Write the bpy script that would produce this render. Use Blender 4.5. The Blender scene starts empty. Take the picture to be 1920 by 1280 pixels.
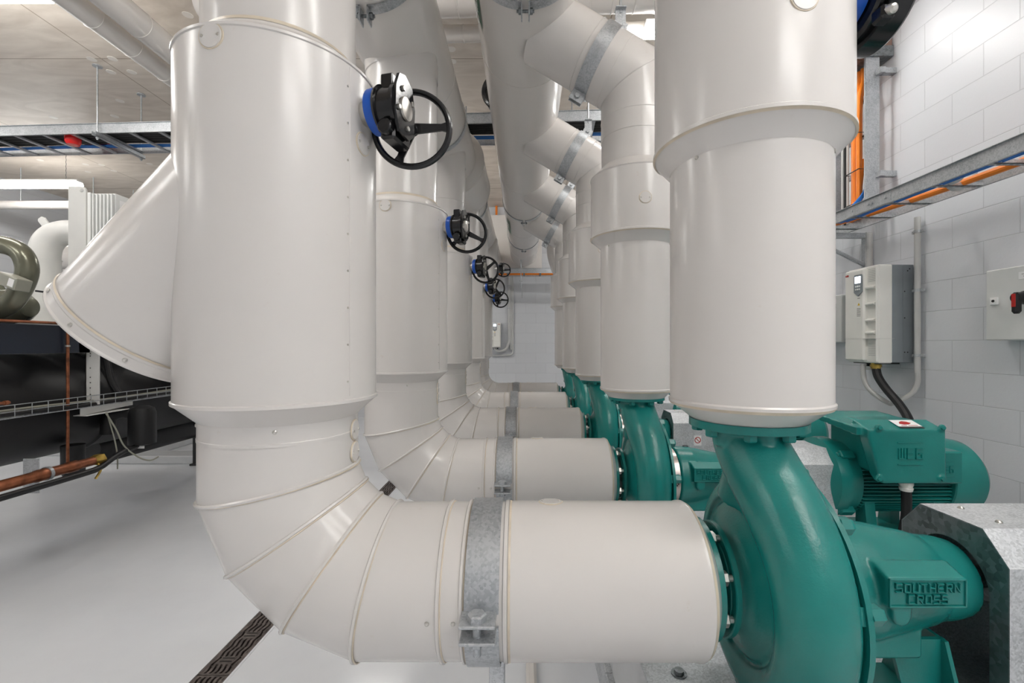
import bpy, math, random
from mathutils import Vector, Matrix
random.seed(7)
PI = math.pi
S = bpy.context.scene
C = S.collection
F, CX, CY, H = 844.0, 981.0, 646.0, 1.45        # camera: focal length in pixels, principal point, eye height

def at(px, py, Y):
    return Vector(((px - CX) / F * Y, Y, H - (py - CY) / F * Y))

# ------------------------------------------------------------------ materials
def new_mat(name):
    m = bpy.data.materials.new(name); m.use_nodes = True
    nt = m.node_tree; b = nt.nodes['Principled BSDF']
    return m, nt, b

def link(nt, a, b): nt.links.new(a, b)

def coord(nt, scale=(1, 1, 1), loc=(0, 0, 0), rot=(0, 0, 0)):
    tc = nt.nodes.new('ShaderNodeTexCoord'); mp = nt.nodes.new('ShaderNodeMapping')
    mp.inputs['Scale'].default_value = scale; mp.inputs['Location'].default_value = loc; mp.inputs['Rotation'].default_value = rot
    link(nt, tc.outputs['Object'], mp.inputs['Vector']); return mp.outputs['Vector']

def noise(nt, vec, scale, detail=4, rough=.5):
    n = nt.nodes.new('ShaderNodeTexNoise'); n.inputs['Scale'].default_value = scale
    n.inputs['Detail'].default_value = detail; n.inputs['Roughness'].default_value = rough
    link(nt, vec, n.inputs['Vector']); return n.outputs['Fac']

def ramp(nt, fac, stops):
    r = nt.nodes.new('ShaderNodeValToRGB'); e = r.color_ramp.elements
    while len(e) < len(stops): e.new(.5)
    for k, (p, c) in enumerate(stops):
        e[k].position = p; e[k].color = (c[0], c[1], c[2], 1)
    link(nt, fac, r.inputs['Fac']); return r.outputs['Color']

def bump(nt, b, height, strength=.2, dist=.002, normal=None):
    n = nt.nodes.new('ShaderNodeBump'); n.inputs['Strength'].default_value = strength; n.inputs['Distance'].default_value = dist
    link(nt, height, n.inputs['Height'])
    if normal is not None: link(nt, normal, n.inputs['Normal'])
    link(nt, n.outputs['Normal'], b.inputs['Normal']); return n.outputs['Normal']

def plain(name, col, rough=.5, metal=0.0, var=.06, nscale=8, bscale=0, bstr=.15, bdist=.001, coat=0):
    m, nt, b = new_mat(name)
    v = coord(nt)
    f = noise(nt, v, nscale)
    lo = [max(0, c * (1 - var)) for c in col]; hi = [min(1, c * (1 + var)) for c in col]
    link(nt, ramp(nt, f, [(.3, lo), (.7, hi)]), b.inputs['Base Color'])
    b.inputs['Roughness'].default_value = rough; b.inputs['Metallic'].default_value = metal
    if coat: b.inputs['Coat Weight'].default_value = coat
    if bscale: bump(nt, b, noise(nt, v, bscale, 3), bstr, bdist)
    return m

def cream_mat(name, col, rough):
    m, nt, b = new_mat(name); v = coord(nt)
    f = noise(nt, v, 2.2, 5, .55)
    base = ramp(nt, f, [(.3, [c * .965 for c in col]), (.7, col)])
    g = noise(nt, v, 23, 6, .7)                                    # small scuffs of dirt on the sheet
    dirt = ramp(nt, g, [(.66, (1, 1, 1)), (.80, (.86, .80, .72))])
    mx = nt.nodes.new('ShaderNodeMix'); mx.data_type = 'RGBA'; mx.blend_type = 'MULTIPLY'; mx.inputs['Factor'].default_value = .55
    link(nt, base, mx.inputs[6]); link(nt, dirt, mx.inputs[7]); link(nt, mx.outputs[2], b.inputs['Base Color'])
    b.inputs['Roughness'].default_value = rough
    b.inputs['Specular IOR Level'].default_value = .55
    bump(nt, b, noise(nt, v, 3.0, 2), .12, .01)
    return m

def galv_mat(name, lo, hi, rough=.42, metal=.75, scale=60):
    m, nt, b = new_mat(name); v = coord(nt)
    vo = nt.nodes.new('ShaderNodeTexVoronoi'); vo.inputs['Scale'].default_value = scale; link(nt, v, vo.inputs['Vector'])
    n = noise(nt, v, 9, 5, .6)
    mix = nt.nodes.new('ShaderNodeMath'); mix.operation = 'MULTIPLY_ADD'
    sep = nt.nodes.new('ShaderNodeSeparateColor'); link(nt, vo.outputs['Color'], sep.inputs[0])
    link(nt, sep.outputs[0], mix.inputs[0]); mix.inputs[1].default_value = .5; link(nt, n, mix.inputs[2])
    link(nt, ramp(nt, mix.outputs[0], [(.35, lo), (.95, hi)]), b.inputs['Base Color'])
    b.inputs['Metallic'].default_value = metal; b.inputs['Roughness'].default_value = rough
    bump(nt, b, n, .1, .002)
    return m

def green_mat():
    m, nt, b = new_mat('green_enamel'); v = coord(nt)
    f = noise(nt, v, 5, 4)
    base = ramp(nt, f, [(.3, (.007, .175, .160)), (.7, (.011, .225, .204))])
    r = noise(nt, v, 31, 4, .7)
    spots = ramp(nt, r, [(.73, (1, 1, 1)), (.78, (1.0, .55, .3))])
    mx = nt.nodes.new('ShaderNodeMix'); mx.data_type = 'RGBA'; mx.blend_type = 'MULTIPLY'; mx.inputs['Factor'].default_value = .8
    link(nt, base, mx.inputs[6]); link(nt, spots, mx.inputs[7]); link(nt, mx.outputs[2], b.inputs['Base Color'])
    b.inputs['Roughness'].default_value = .24
    bump(nt, b, noise(nt, v, 170, 3, .6), .42, .0014)
    return m

def block_mat(name, axis, a, zoff, col):
    """painted concrete block: 400 x 200 mm blocks, struck joints. axis: which world axis runs along the wall."""
    m, nt, b = new_mat(name)
    tc = nt.nodes.new('ShaderNodeTexCoord'); sp = nt.nodes.new('ShaderNodeSeparateXYZ'); cb = nt.nodes.new('ShaderNodeCombineXYZ')
    link(nt, tc.outputs['Object'], sp.inputs[0])
    ax = nt.nodes.new('ShaderNodeMath'); ax.operation = 'SUBTRACT'; link(nt, sp.outputs[axis], ax.inputs[0]); ax.inputs[1].default_value = a
    az = nt.nodes.new('ShaderNodeMath'); az.operation = 'SUBTRACT'; link(nt, sp.outputs['Z'], az.inputs[0]); az.inputs[1].default_value = zoff
    link(nt, ax.outputs[0], cb.inputs[0]); link(nt, az.outputs[0], cb.inputs[1])
    br = nt.nodes.new('ShaderNodeTexBrick'); link(nt, cb.outputs[0], br.inputs['Vector'])
    br.inputs['Scale'].default_value = 1; br.inputs['Brick Width'].default_value = .4; br.inputs['Row Height'].default_value = .2
    br.inputs['Mortar Size'].default_value = .0035; br.inputs['Mortar Smooth'].default_value = .6
    br.inputs['Color1'].default_value = (*col, 1); br.inputs['Color2'].default_value = (*[c * .97 for c in col], 1)
    br.inputs['Mortar'].default_value = (*[c * .82 for c in col], 1)
    link(nt, br.outputs['Color'], b.inputs['Base Color']); b.inputs['Roughness'].default_value = .38
    n = noise(nt, tc.outputs['Object'], 60, 4, .6)
    sub = nt.nodes.new('ShaderNodeMath'); sub.operation = 'MULTIPLY_ADD'; link(nt, br.outputs['Fac'], sub.inputs[0]); sub.inputs[1].default_value = -3.0; link(nt, n, sub.inputs[2])
    bump(nt, b, sub.outputs[0], .45, .0012)
    return m

def floor_mat():
    m, nt, b = new_mat('floor_epoxy'); v = coord(nt)
    f = noise(nt, v, .9, 5, .6)
    link(nt, ramp(nt, f, [(.3, (.68, .70, .74)), (.7, (.78, .80, .83))]), b.inputs['Base Color'])
    r = noise(nt, v, 3.0, 6, .65)
    mr = nt.nodes.new('ShaderNodeMapRange'); mr.inputs['To Min'].default_value = .10; mr.inputs['To Max'].default_value = .26
    link(nt, r, mr.inputs['Value']); link(nt, mr.outputs[0], b.inputs['Roughness'])
    bump(nt, b, noise(nt, v, 55, 3), .10, .002)
    return m

def ceiling_mat():
    m, nt, b = new_mat('ceiling_formed_concrete'); v = coord(nt)
    d = nt.nodes.new('ShaderNodeTexNoise'); d.inputs['Scale'].default_value = 1.1; d.inputs['Detail'].default_value = 6; d.inputs['Distortion'].default_value = 2.5
    st = coord(nt, (1, 3.2, 1)); link(nt, st, d.inputs['Vector'])
    base = ramp(nt, d.outputs['Fac'], [(.25, (.56, .49, .42)), (.75, (.76, .69, .61))])
    br = nt.nodes.new('ShaderNodeTexBrick'); br.offset = 0
    link(nt, coord(nt, (1, 1, 1), (4.06, -4.33, 0)), br.inputs['Vector'])
    br.inputs['Scale'].default_value = 1; br.inputs['Brick Width'].default_value = 2.4; br.inputs['Row Height'].default_value = 1.8
    br.inputs['Mortar Size'].default_value = .006; br.inputs['Color1'].default_value = (1, 1, 1, 1); br.inputs['Color2'].default_value = (.96, .96, .96, 1)
    br.inputs['Mortar'].default_value = (.55, .5, .45, 1)
    mx = nt.nodes.new('ShaderNodeMix'); mx.data_type = 'RGBA'; mx.blend_type = 'MULTIPLY'; mx.inputs['Factor'].default_value = 1
    link(nt, base, mx.inputs[6]); link(nt, br.outputs['Color'], mx.inputs[7]); link(nt, mx.outputs[2], b.inputs['Base Color'])
    b.inputs['Roughness'].default_value = .5
    bump(nt, b, d.outputs['Fac'], .1, .004)
    return m

def emis(name, col, s):
    m, nt, b = new_mat(name)
    b.inputs['Base Color'].default_value = (.9, .9, .9, 1); b.inputs['Emission Color'].default_value = (*col, 1); b.inputs['Emission Strength'].default_value = s
    return m

M = dict(
    cream=cream_mat('cream_cladding', (.685, .658, .634), .22),
    cream2=cream_mat('cream_header_cladding', (.71, .68, .65), .24),
    bead=plain('yellowed_sealant', (.62, .54, .43), .45, var=.14, nscale=14),
    galv=galv_mat('galvanised_steel', (.32, .34, .36), (.50, .52, .54), .42, .6, 160),
    galvw=galv_mat('weathered_galvanised', (.38, .40, .42), (.64, .66, .68), .5, .5, 230),
    dgalv=galv_mat('dark_galvanised', (.10, .11, .115), (.25, .27, .28), .4, .75, 70),
    green=green_mat(),
    white=plain('white_paint', (.70, .70, .68), .35, var=.03),
    vsd=plain('drive_plastic', (.80, .79, .75), .42, var=.02),
    cab=plain('cabinet_grey_white', (.66, .67, .66), .35, var=.03),
    vsdgrey=plain('drive_grey_sheet', (.28, .31, .33), .35, .4, var=.05),
    blue=plain('blue_flange', (.006, .085, .45), .3, var=.05),
    black=plain('black_gloss', (.008, .008, .009), .18, var=.3, nscale=40, bscale=120, bstr=.15),
    blackm=plain('black_rubber', (.010, .010, .011), .55, var=.2, nscale=14),
    shell=plain('black_insulation', (.005, .005, .006), .5, var=.35, nscale=3, bscale=30),
    navy=plain('dark_blue_steel', (.012, .018, .032), .35, var=.08),
    steel=plain('bright_steel', (.60, .58, .54), .28, .9, var=.08, nscale=40),
    stain=plain('stainless_guard', (.50, .45, .42), .3, .85, var=.05),
    copper=plain('copper_tube', (.30, .105, .05), .4, .7, var=.5, nscale=16),
    brass=plain('brass_fitting', (.50, .34, .08), .35, .8, var=.3, nscale=30),
    olive=plain('olive_enamel', (.17, .17, .125), .24, .45, var=.15),
    olivebox=plain('olive_grey_box', (.30, .30, .25), .4, var=.05),
    orange=plain('orange_cable', (.85, .22, .012), .45, var=.08),
    bluec=plain('blue_cable', (.02, .16, .52), .4, var=.1),
    grey=plain('grey_conduit', (.52, .52, .51), .42, var=.03),
    red=plain('red_plastic', (.42, .010, .008), .25, var=.05),
    wht=plain('sticker_white', (.82, .82, .82), .4, var=.01),
    blk=plain('print_black', (.01, .01, .01), .4, var=.01),
    signg=plain('sign_green', (.012, .09, .045), .35, var=.03),
    iron=plain('cast_iron_grate', (.12, .10, .092), .6, .35, var=.5, nscale=25, bscale=70, bstr=.4),
    rust=plain('rust', (.22, .07, .02), .8, var=.4, nscale=40),
    pit=plain('drain_pit', (.012, .011, .010), .9),
    conc=plain('painted_plinth', (.58, .59, .60), .3, var=.04),
    brown=plain('brown_board', (.24, .15, .12), .6, var=.1),
    screen=emis('drive_screen', (.72, .82, 1.0), 2.2),
    lamp=emis('lamp_diffuser', (1.0, .985, .955), 26.0),
    patch=plain('ceiling_filler', (.78, .74, .69), .6, var=.04),
    floor=floor_mat(), ceiling=ceiling_mat(),
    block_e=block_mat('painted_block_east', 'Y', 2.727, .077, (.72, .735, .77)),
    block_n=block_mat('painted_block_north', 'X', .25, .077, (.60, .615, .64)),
)

# ------------------------------------------------------------------ mesh building
def frame(d, up=None):
    d = Vector(d).normalized()
    up = Vector(up) if up is not None else (Vector((0, 0, 1)) if abs(d.z) < .9 else Vector((0, 1, 0)))
    a = up.cross(d).normalized(); b = d.cross(a).normalized()
    return a, b, d

class MB:
    def __init__(self): self.v = []; self.f = []; self.m = []; self.mi = 0
    def mat(self, i): self.mi = i; return self
    def add(self, vs, fs):
        o = len(self.v); self.v += [tuple(x) for x in vs]
        for f in fs: self.f.append([o + i for i in f]); self.m.append(self.mi)
        return self
    def box(self, a, b, R=None, c=None):
        x0, y0, z0 = a; x1, y1, z1 = b
        vs = [Vector((x, y, z)) for x in (x0, x1) for y in (y0, y1) for z in (z0, z1)]
        if R is not None:
            c = Vector(c) if c is not None else sum(vs, Vector()) / 8
            vs = [R @ (p - c) + c for p in vs]
        return self.add(vs, [(0, 1, 3, 2), (4, 6, 7, 5), (0, 4, 5, 1), (2, 3, 7, 6), (0, 2, 6, 4), (1, 5, 7, 3)])
    def bbox(self, a, b, r=.004, R=None, c=None):
        """box with chamfered edges"""
        x0, y0, z0 = a; x1, y1, z1 = b
        r = min(r, (x1 - x0) * .45, (y1 - y0) * .45, (z1 - z0) * .45)
        cc = ((x0 + x1) / 2, (y0 + y1) / 2, (z0 + z1) / 2); hx, hy, hz = (x1 - x0) / 2, (y1 - y0) / 2, (z1 - z0) / 2
        import itertools
        vs = []; idx = {}
        for s in itertools.product((-1, 1), repeat=3):
            for k in range(3):
                p = [s[0] * hx, s[1] * hy, s[2] * hz]
                for j in range(3):
                    if j != k: p[j] -= s[j] * r
                idx[s, k] = len(vs); vs.append(Vector([cc[i] + p[i] for i in range(3)]))
        fs = []
        for k in range(3):
            i, j = [q for q in range(3) if q != k]
            for sg in (-1, 1):
                q = []
                for a_, b_ in ((-1, -1), (1, -1), (1, 1), (-1, 1)):
                    s = [0, 0, 0]; s[k] = sg; s[i] = a_; s[j] = b_; q.append(idx[tuple(s), k])
                fs.append(q)
        for k in range(3):
            i, j = [q for q in range(3) if q != k]
            for si in (-1, 1):
                for sj in (-1, 1):
                    s0 = [0, 0, 0]; s0[i] = si; s0[j] = sj; s1 = list(s0); s0[k] = -1; s1[k] = 1
                    fs.append([idx[tuple(s0), i], idx[tuple(s1), i], idx[tuple(s1), j], idx[tuple(s0), j]])
        for s in itertools.product((-1, 1), repeat=3): fs.append([idx[s, 0], idx[s, 1], idx[s, 2]])
        if R is not None:
            c = Vector(c) if c is not None else Vector(cc)
            vs = [R @ (p - c) + c for p in vs]
        return self.add(vs, fs)
    def lathe(self, o, d, prof, n=48, caps=(True, True), up=None, a0=0, a1=2 * PI):
        """prof: (distance along d, radius)"""
        a, b, d = frame(d, up); o = Vector(o); full = abs(a1 - a0 - 2 * PI) < 1e-6
        k = n if full else n + 1
        vs = []
        for s, r in prof:
            for i in range(k):
                t = a0 + (a1 - a0) * i / n; vs.append(o + d * s + (a * math.cos(t) + b * math.sin(t)) * r)
        fs = []
        for j in range(len(prof) - 1):
            for i in range(n):
                i2 = (i + 1) % k
                fs.append((j * k + i, j * k + i2, (j + 1) * k + i2, (j + 1) * k + i))
        if full:
            if caps[0]: fs.append(tuple(range(k))[::-1])
            if caps[1]: fs.append(tuple((len(prof) - 1) * k + i for i in range(k)))
        return self.add(vs, fs)
    def cyl(self, p, q, r, n=24, r2=None):
        p, q = Vector(p), Vector(q)
        return self.lathe(p, q - p, [(0, r), ((q - p).length, r if r2 is None else r2)], n)
    def hexb(self, p, d, r, h):
        return self.lathe(p, d, [(0, r), (h * .8, r), (h, r * .82)], 6)
    def bolt(self, p, d, r, h, shank=0):
        """hex head on a round shank"""
        self.hexb(p, d, r, h)
        if shank: d_ = Vector(d).normalized(); self.cyl(Vector(p) - d_ * shank, p, r * .5, 12)
        return self
    def tube(self, pts, r, n=12, caps=True, smooth=0, closed=False, sec=None):
        pts = [Vector(p) for p in pts]
        rs = list(r) if isinstance(r, (list, tuple)) else [r] * len(pts)
        if smooth:
            P, Rr = [], []
            m = len(pts)
            for i in range(m - (0 if closed else 1)):
                g = lambda k: pts[k % m] if closed else pts[min(max(k, 0), m - 1)]
                p0, p1, p2, p3 = g(i - 1), g(i), g(i + 1), g(i + 2)
                for s in range(smooth):
                    t = s / smooth
                    P.append(.5 * ((2 * p1) + (p2 - p0) * t + (2 * p0 - 5 * p1 + 4 * p2 - p3) * t * t + (3 * p1 - p0 - 3 * p2 + p3) * t ** 3))
                    Rr.append(rs[i] * (1 - t) + rs[(i + 1) % m] * t)
            if not closed: P.append(pts[-1]); Rr.append(rs[-1])
            pts, rs = P, Rr
        m = len(pts); vs = []; prev = None
        for i in range(m):
            if closed: t = (pts[(i + 1) % m] - pts[i - 1]).normalized()
            else: t = (pts[min(i + 1, m - 1)] - pts[max(i - 1, 0)]).normalized()
            if prev is None: a, b, _ = frame(t)
            else:
                a = (prev - t * prev.dot(t)).normalized(); b = t.cross(a)
            prev = a
            if sec:
                for (u, w) in sec: vs.append(pts[i] + a * u + b * w)
            else:
                for k in range(n): vs.append(pts[i] + (a * math.cos(2 * PI * k / n) + b * math.sin(2 * PI * k / n)) * rs[i])
        if sec: n = len(sec)
        fs = []
        for i in range(m if closed else m - 1):
            j = (i + 1) % m
            for k in range(n): fs.append((i * n + k, i * n + (k + 1) % n, j * n + (k + 1) % n, j * n + k))
        if caps and not closed: fs += [tuple(range(n))[::-1], tuple((m - 1) * n + k for k in range(n))]
        return self.add(vs, fs)
    def prism(self, poly, o, e1, e2, e3, depth):
        """polygon (u,w) in the plane e1,e2 at o, pushed along e3"""
        o, e1, e2, e3 = Vector(o), Vector(e1), Vector(e2), Vector(e3); k = len(poly)
        vs = [o + e1 * u + e2 * w for u, w in poly] + [o + e1 * u + e2 * w + e3 * depth for u, w in poly]
        fs = [tuple(range(k))[::-1], tuple(range(k, 2 * k))] + [(i, (i + 1) % k, k + (i + 1) % k, k + i) for i in range(k)]
        return self.add(vs, fs)
    def ring_strap(self, c, d, r, w, th, a0=0, a1=2 * PI, n=48, up=None):
        """flat band bent round a pipe: centre c, pipe direction d"""
        a, b, d = frame(d, up); c = Vector(c); vs = []; full = abs(a1 - a0 - 2 * PI) < 1e-6; k = n if full else n + 1
        for i in range(k):
            t = a0 + (a1 - a0) * i / n; e = a * math.cos(t) + b * math.sin(t)
            for s, rr in ((-w / 2, r), (w / 2, r), (w / 2, r + th), (-w / 2, r + th)): vs.append(c + d * s + e * rr)
        fs = []
        for i in range(n):
            j = (i + 1) % k
            for q in range(4): fs.append((i * 4 + q, i * 4 + (q + 1) % 4, j * 4 + (q + 1) % 4, j * 4 + q))
        if not full: fs += [(3, 2, 1, 0), tuple((k - 1) * 4 + q for q in range(4))]
        return self.add(vs, fs)
    def mesh(self, name, mats, angle=28):
        me = bpy.data.meshes.new(name); me.from_pydata(self.v, [], self.f)
        for m in (mats if isinstance(mats, (list, tuple)) else [mats]): me.materials.append(M[m] if isinstance(m, str) else m)
        me.polygons.foreach_set('material_index', self.m)
        import bmesh
        bm = bmesh.new(); bm.from_mesh(me); bmesh.ops.recalc_face_normals(bm, faces=bm.faces); bm.to_mesh(me); bm.free()
        me.polygons.foreach_set('use_smooth', [True] * len(me.polygons)); me.set_sharp_from_angle(angle=math.radians(angle)); me.update()
        return me
    def obj(self, name, mats, parent=None, loc=None, angle=28):
        o = bpy.data.objects.new(name, self.mesh(name, mats, angle)); C.objects.link(o)
        if parent is not None:
            o.parent = parent
        if loc is not None: o.location = loc
        return o

def tag(o, label, cat, group=None):
    o['label'] = label; o['category'] = cat
    if group: o['group'] = group
    return o

def thing(name, label, cat, loc=(0, 0, 0), group=None):
    o = bpy.data.objects.new(name, None); o.empty_display_size = .1; C.objects.link(o); o.location = loc
    return tag(o, label, cat, group)

def part(mb, name, mats, t, label=None, angle=28, parent=None):
    """mesh given in world coordinates, hung on thing t (or on a part of it)"""
    base = Vector(t.location)
    o = mb.obj(name, mats, parent or t, angle=angle)
    if parent is None: o.location = -base
    if label: o['label'] = label
    return o

def copy_tree(o, parent=None):
    c = o.copy(); C.objects.link(c)
    if parent is not None: c.parent = parent
    for ch in list(o.children): copy_tree(ch, c)
    return c

def text_mesh(name, body, size, extrude, mat, M4, parent=None, align='CENTER', sx=1, bold=0.0):
    cu = bpy.data.curves.new(name + '_curve', 'FONT'); cu.body = body; cu.size = size; cu.extrude = extrude
    cu.align_x = align; cu.align_y = 'CENTER'; cu.space_line = .95; cu.offset = bold; cu.resolution_u = 3
    t = bpy.data.objects.new(name + '_tmp', cu); C.objects.link(t)
    dg = bpy.context.evaluated_depsgraph_get(); dg.update()
    me = bpy.data.meshes.new_from_object(t.evaluated_get(dg)); me.name = name
    bpy.data.objects.remove(t); bpy.data.curves.remove(cu)
    me.transform(Matrix.Diagonal((sx, 1, 1, 1))); me.transform(M4); me.materials.clear(); me.materials.append(M[mat])
    o = bpy.data.objects.new(name, me); C.objects.link(o)
    if parent is not None: o.parent = parent
    return o

GLYPH = dict(S=[[(1, 1), (0, 1), (0, .5), (1, .5), (1, 0), (0, 0)]], O=[[(0, 0), (0, 1), (1, 1), (1, 0), (0, 0)]], U=[[(0, 1), (0, 0), (1, 0), (1, 1)]], T=[[(0, 1), (1, 1)], [(.5, 1), (.5, 0)]],
    H=[[(0, 0), (0, 1)], [(1, 0), (1, 1)], [(0, .5), (1, .5)]], E=[[(1, 1), (0, 1), (0, 0), (1, 0)], [(0, .5), (.9, .5)]], R=[[(0, 0), (0, 1), (1, 1), (1, .5), (0, .5)], [(.5, .5), (1, 0)]],
    N=[[(0, 0), (0, 1), (1, 0), (1, 1)]], C=[[(1, 1), (0, 1), (0, 0), (1, 0)]], W=[[(0, 1), (0, 0), (1, 0), (1, 1)], [(.5, 0), (.5, 1)]], G=[[(1, 1), (0, 1), (0, 0), (1, 0), (1, .5), (.5, .5)]])
def raised(name, word, o, ex, ey, w, h, gap, sw, depth, mat, parent):
    """cast square lettering: strokes raised from the face"""
    ex, ey = Vector(ex), Vector(ey); ez = ex.cross(ey); b = MB(); tot = len(word) * w + (len(word) - 1) * gap; x = -tot / 2
    for ch in word:
        for ln in GLYPH[ch]:
            for (u0, v0), (u1, v1) in zip(ln, ln[1:]):
                p = Vector((x + u0 * w, (v0 - .5) * h)); q = Vector((x + u1 * w, (v1 - .5) * h)); d = (q - p).normalized(); n = Vector((-d.y, d.x))
                p = p - d * sw * .5; q = q + d * sw * .5
                lo = [p + n * sw * .5, q + n * sw * .5, q - n * sw * .5, p - n * sw * .5]; hi = [p + n * sw * .3 + d * sw * .2, q + n * sw * .3 - d * sw * .2, q - n * sw * .3 - d * sw * .2, p - n * sw * .3 + d * sw * .2]
                b.add([Vector(o) + ex * c.x + ey * c.y for c in lo] + [Vector(o) + ex * c.x + ey * c.y + ez * depth for c in hi], [(0, 1, 2, 3), (7, 6, 5, 4), (0, 4, 5, 1), (1, 5, 6, 2), (2, 6, 7, 3), (3, 7, 4, 0)])
        x += w + gap
    return b.obj(name, mat, parent)

def basis(o, ex, ey):
    ex, ey = Vector(ex).normalized(), Vector(ey).normalized(); ez = ex.cross(ey)
    m = Matrix((ex, ey, ez)).transposed().to_4x4(); m.translation = Vector(o); return m

def voxel(mb, size, smooth=3, angle=40, mats='green', name='casing'):
    o = mb.obj(name + '_source', mats)
    r = o.modifiers.new('r', 'REMESH'); r.mode = 'VOXEL'; r.voxel_size = size; r.use_smooth_shade = True
    s = o.modifiers.new('s', 'SMOOTH'); s.factor = .5; s.iterations = smooth
    dg = bpy.context.evaluated_depsgraph_get(); dg.update()
    me = bpy.data.meshes.new_from_object(o.evaluated_get(dg)); me.name = name
    bpy.data.objects.remove(o)
    me.materials.clear(); me.materials.append(M[mats])
    me.polygons.foreach_set('use_smooth', [True] * len(me.polygons)); me.polygons.foreach_set('material_index', [0] * len(me.polygons))
    return me

# ------------------------------------------------------------------ room
XE, YN, XW, YS, ZC = 2.79, 9.0, -8.6, -2.6, 4.2
def struct(name, mb, mat, parent=None):
    o = mb.obj(name, mat, parent)
    if parent is None: o['kind'] = 'structure'
    return o
DX0, DX1 = -1.434, -1.289          # drain channel in the floor
b = MB(); b.box((XW, YS, -.12), (DX0, YN, 0)).box((DX1, YS, -.12), (XE, YN, 0)).box((DX0, YS, -.12), (DX1, YN, -.06)); fl = struct('floor', b, 'floor')
struct('wall_east', MB().box((XE, YS, 0), (XE + .15, YN, ZC)), 'block_e')
struct('wall_north', MB().box((XW, YN, 0), (XE + .15, YN + .15, ZC)), 'block_n')
struct('wall_west', MB().box((XW - .15, YS, 0), (XW, YN + .15, ZC)), 'block_n')
struct('wall_south', MB().box((XW - .15, YS - .15, 0), (XE + .15, YS, ZC)), 'block_n')
ce = struct('ceiling', MB().box((XW - .15, YS - .15, ZC), (XE + .15, YN + .15, ZC + .15)), 'ceiling')
b = MB()
for (px, py) in ((172, 111), (211, 110), (247, 135), (208, 135), (225, 189), (100, 220), (215, 218), (352, 28), (753, 88), (846, 92), (848, 115), (1100, 1), (75, 300), (165, 322), (160, 308), (190, 309), (213, 320), (280, 307)):
    Y = F * (ZC - H) / (CY - py)
    b.lathe(at(px, py, Y) + Vector((0, 0, .004)), (0, 0, -1), [(0, .042), (.006, .04)], 14)
struct('filler_patch', b, 'patch', ce)
b = MB().bbox((-5.6, 5.46, 0), (-3.3, 5.75, .1), .01); struct('trim_1', b, 'conc')

# ------------------------------------------------------------------ floor drain grates
def grate():
    t = thing('drain_grate', 'cast iron trench grate set in the floor', 'drain grate', ((DX0 + DX1) / 2, 0, 0), 'trench grates in the floor channel')
    b = MB(); w = DX1 - DX0; L = .495; x0 = -w / 2 + .003
    for s in (-1, 1): b.bbox((s * (w / 2 - .006) - .006, 0, -.035), (s * (w / 2 - .006) + .006, L, .001), .002)
    b.bbox((x0, 0, -.035), (-x0, .008, .001), .002).bbox((x0, L - .008, -.035), (-x0, L, .001), .002)
    nb = 6
    for i in range(nb):                                           # wavy bars
        x = -w / 2 + .016 + (w - .032) * i / (nb - 1)
        pts = [(x + .0045 * math.sin(2 * PI * k / 8 * 2), .004 + (L - .008) * k / 24, -.009) for k in range(25)]
        b.tube(pts, .005, sec=[(-.006, -.009), (.006, -.009), (.006, .009), (-.006, .009)])
    for k in range(1, 8): b.box((x0, L * k / 8 - .003, -.03), (-x0, L * k / 8 + .003, -.006))
    b.obj('bars', ['iron', 'rust'], t)
    for y in (.065, .245):
        h = MB().bbox((-.034, y, -.02), (.034, y + .05, .0015), .003); h.mat(1).bbox((-.028, y + .012, -.01), (.028, y + .02, .0022), .001).bbox((-.028, y + .034, -.01), (.028, y + .042, .0022), .001)
        h.obj('lifting_slot', ['iron', 'pit'], t)
    return t
g0 = grate()
y_join = F * H / (1264.4 - CY)
for k in range(-2, 15):
    g = g0 if k == -2 else copy_tree(g0)
    g.location = ((DX0 + DX1) / 2, y_join + .5 * k, 0)
MB().box((DX0 - .012, YS, -.02), (DX0, YN, .0015)).box((DX1, YS, -.02), (DX1 + .012, YN, .0015)).obj('drain_frame', 'floor', fl)

# ------------------------------------------------------------------ pump stations
YP = [1.2, 2.376, 3.55, 4.73, 5.90]
ZA = [.834, .764, .764, .764, .764]
XR, RR, RB = -.64, .188, .236           # suction riser
ORD = ['first', 'second', 'third', 'fourth', 'fifth']
WHERE = ['closest to the camera', 'second from the camera', 'third of the row', 'fourth of the row', 'last before the end wall']
HAX, HAZ, HBX, HBZ, HR, HRA = -.66, 3.091, .01, 3.25, .26, .24

def disc(b, p, d, r=.032):
    """small round inspection cap with two screws: slot 1 = sealant, slot 2 = steel"""
    a, bb, d = frame(d)
    b.mat(1).lathe(p, d, [(-.002, r + .003), (.0012, r + .002)], 28); b.mat(0).lathe(p, d, [(0, r), (.0028, r - .001)], 28)
    for s in (-1, 1): b.mat(2).lathe(Vector(p) + a * s * r * .72, d, [(.001, .0042), (.005, .003)], 8)
    b.mat(0)

def screw(b, p, d): b.mat(2).lathe(p, d, [(0, .0052), (.002, .005), (.0035, .0025)], 10); b.mat(0)

def cyl_pt(c, r, ang, z):
    """point on a vertical jacket; ang 0 = facing the camera side (-Y), + towards +X"""
    return Vector((c[0] + r * math.sin(ang), c[1] - r * math.cos(ang), z)), Vector((math.sin(ang), -math.cos(ang), 0))

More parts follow.
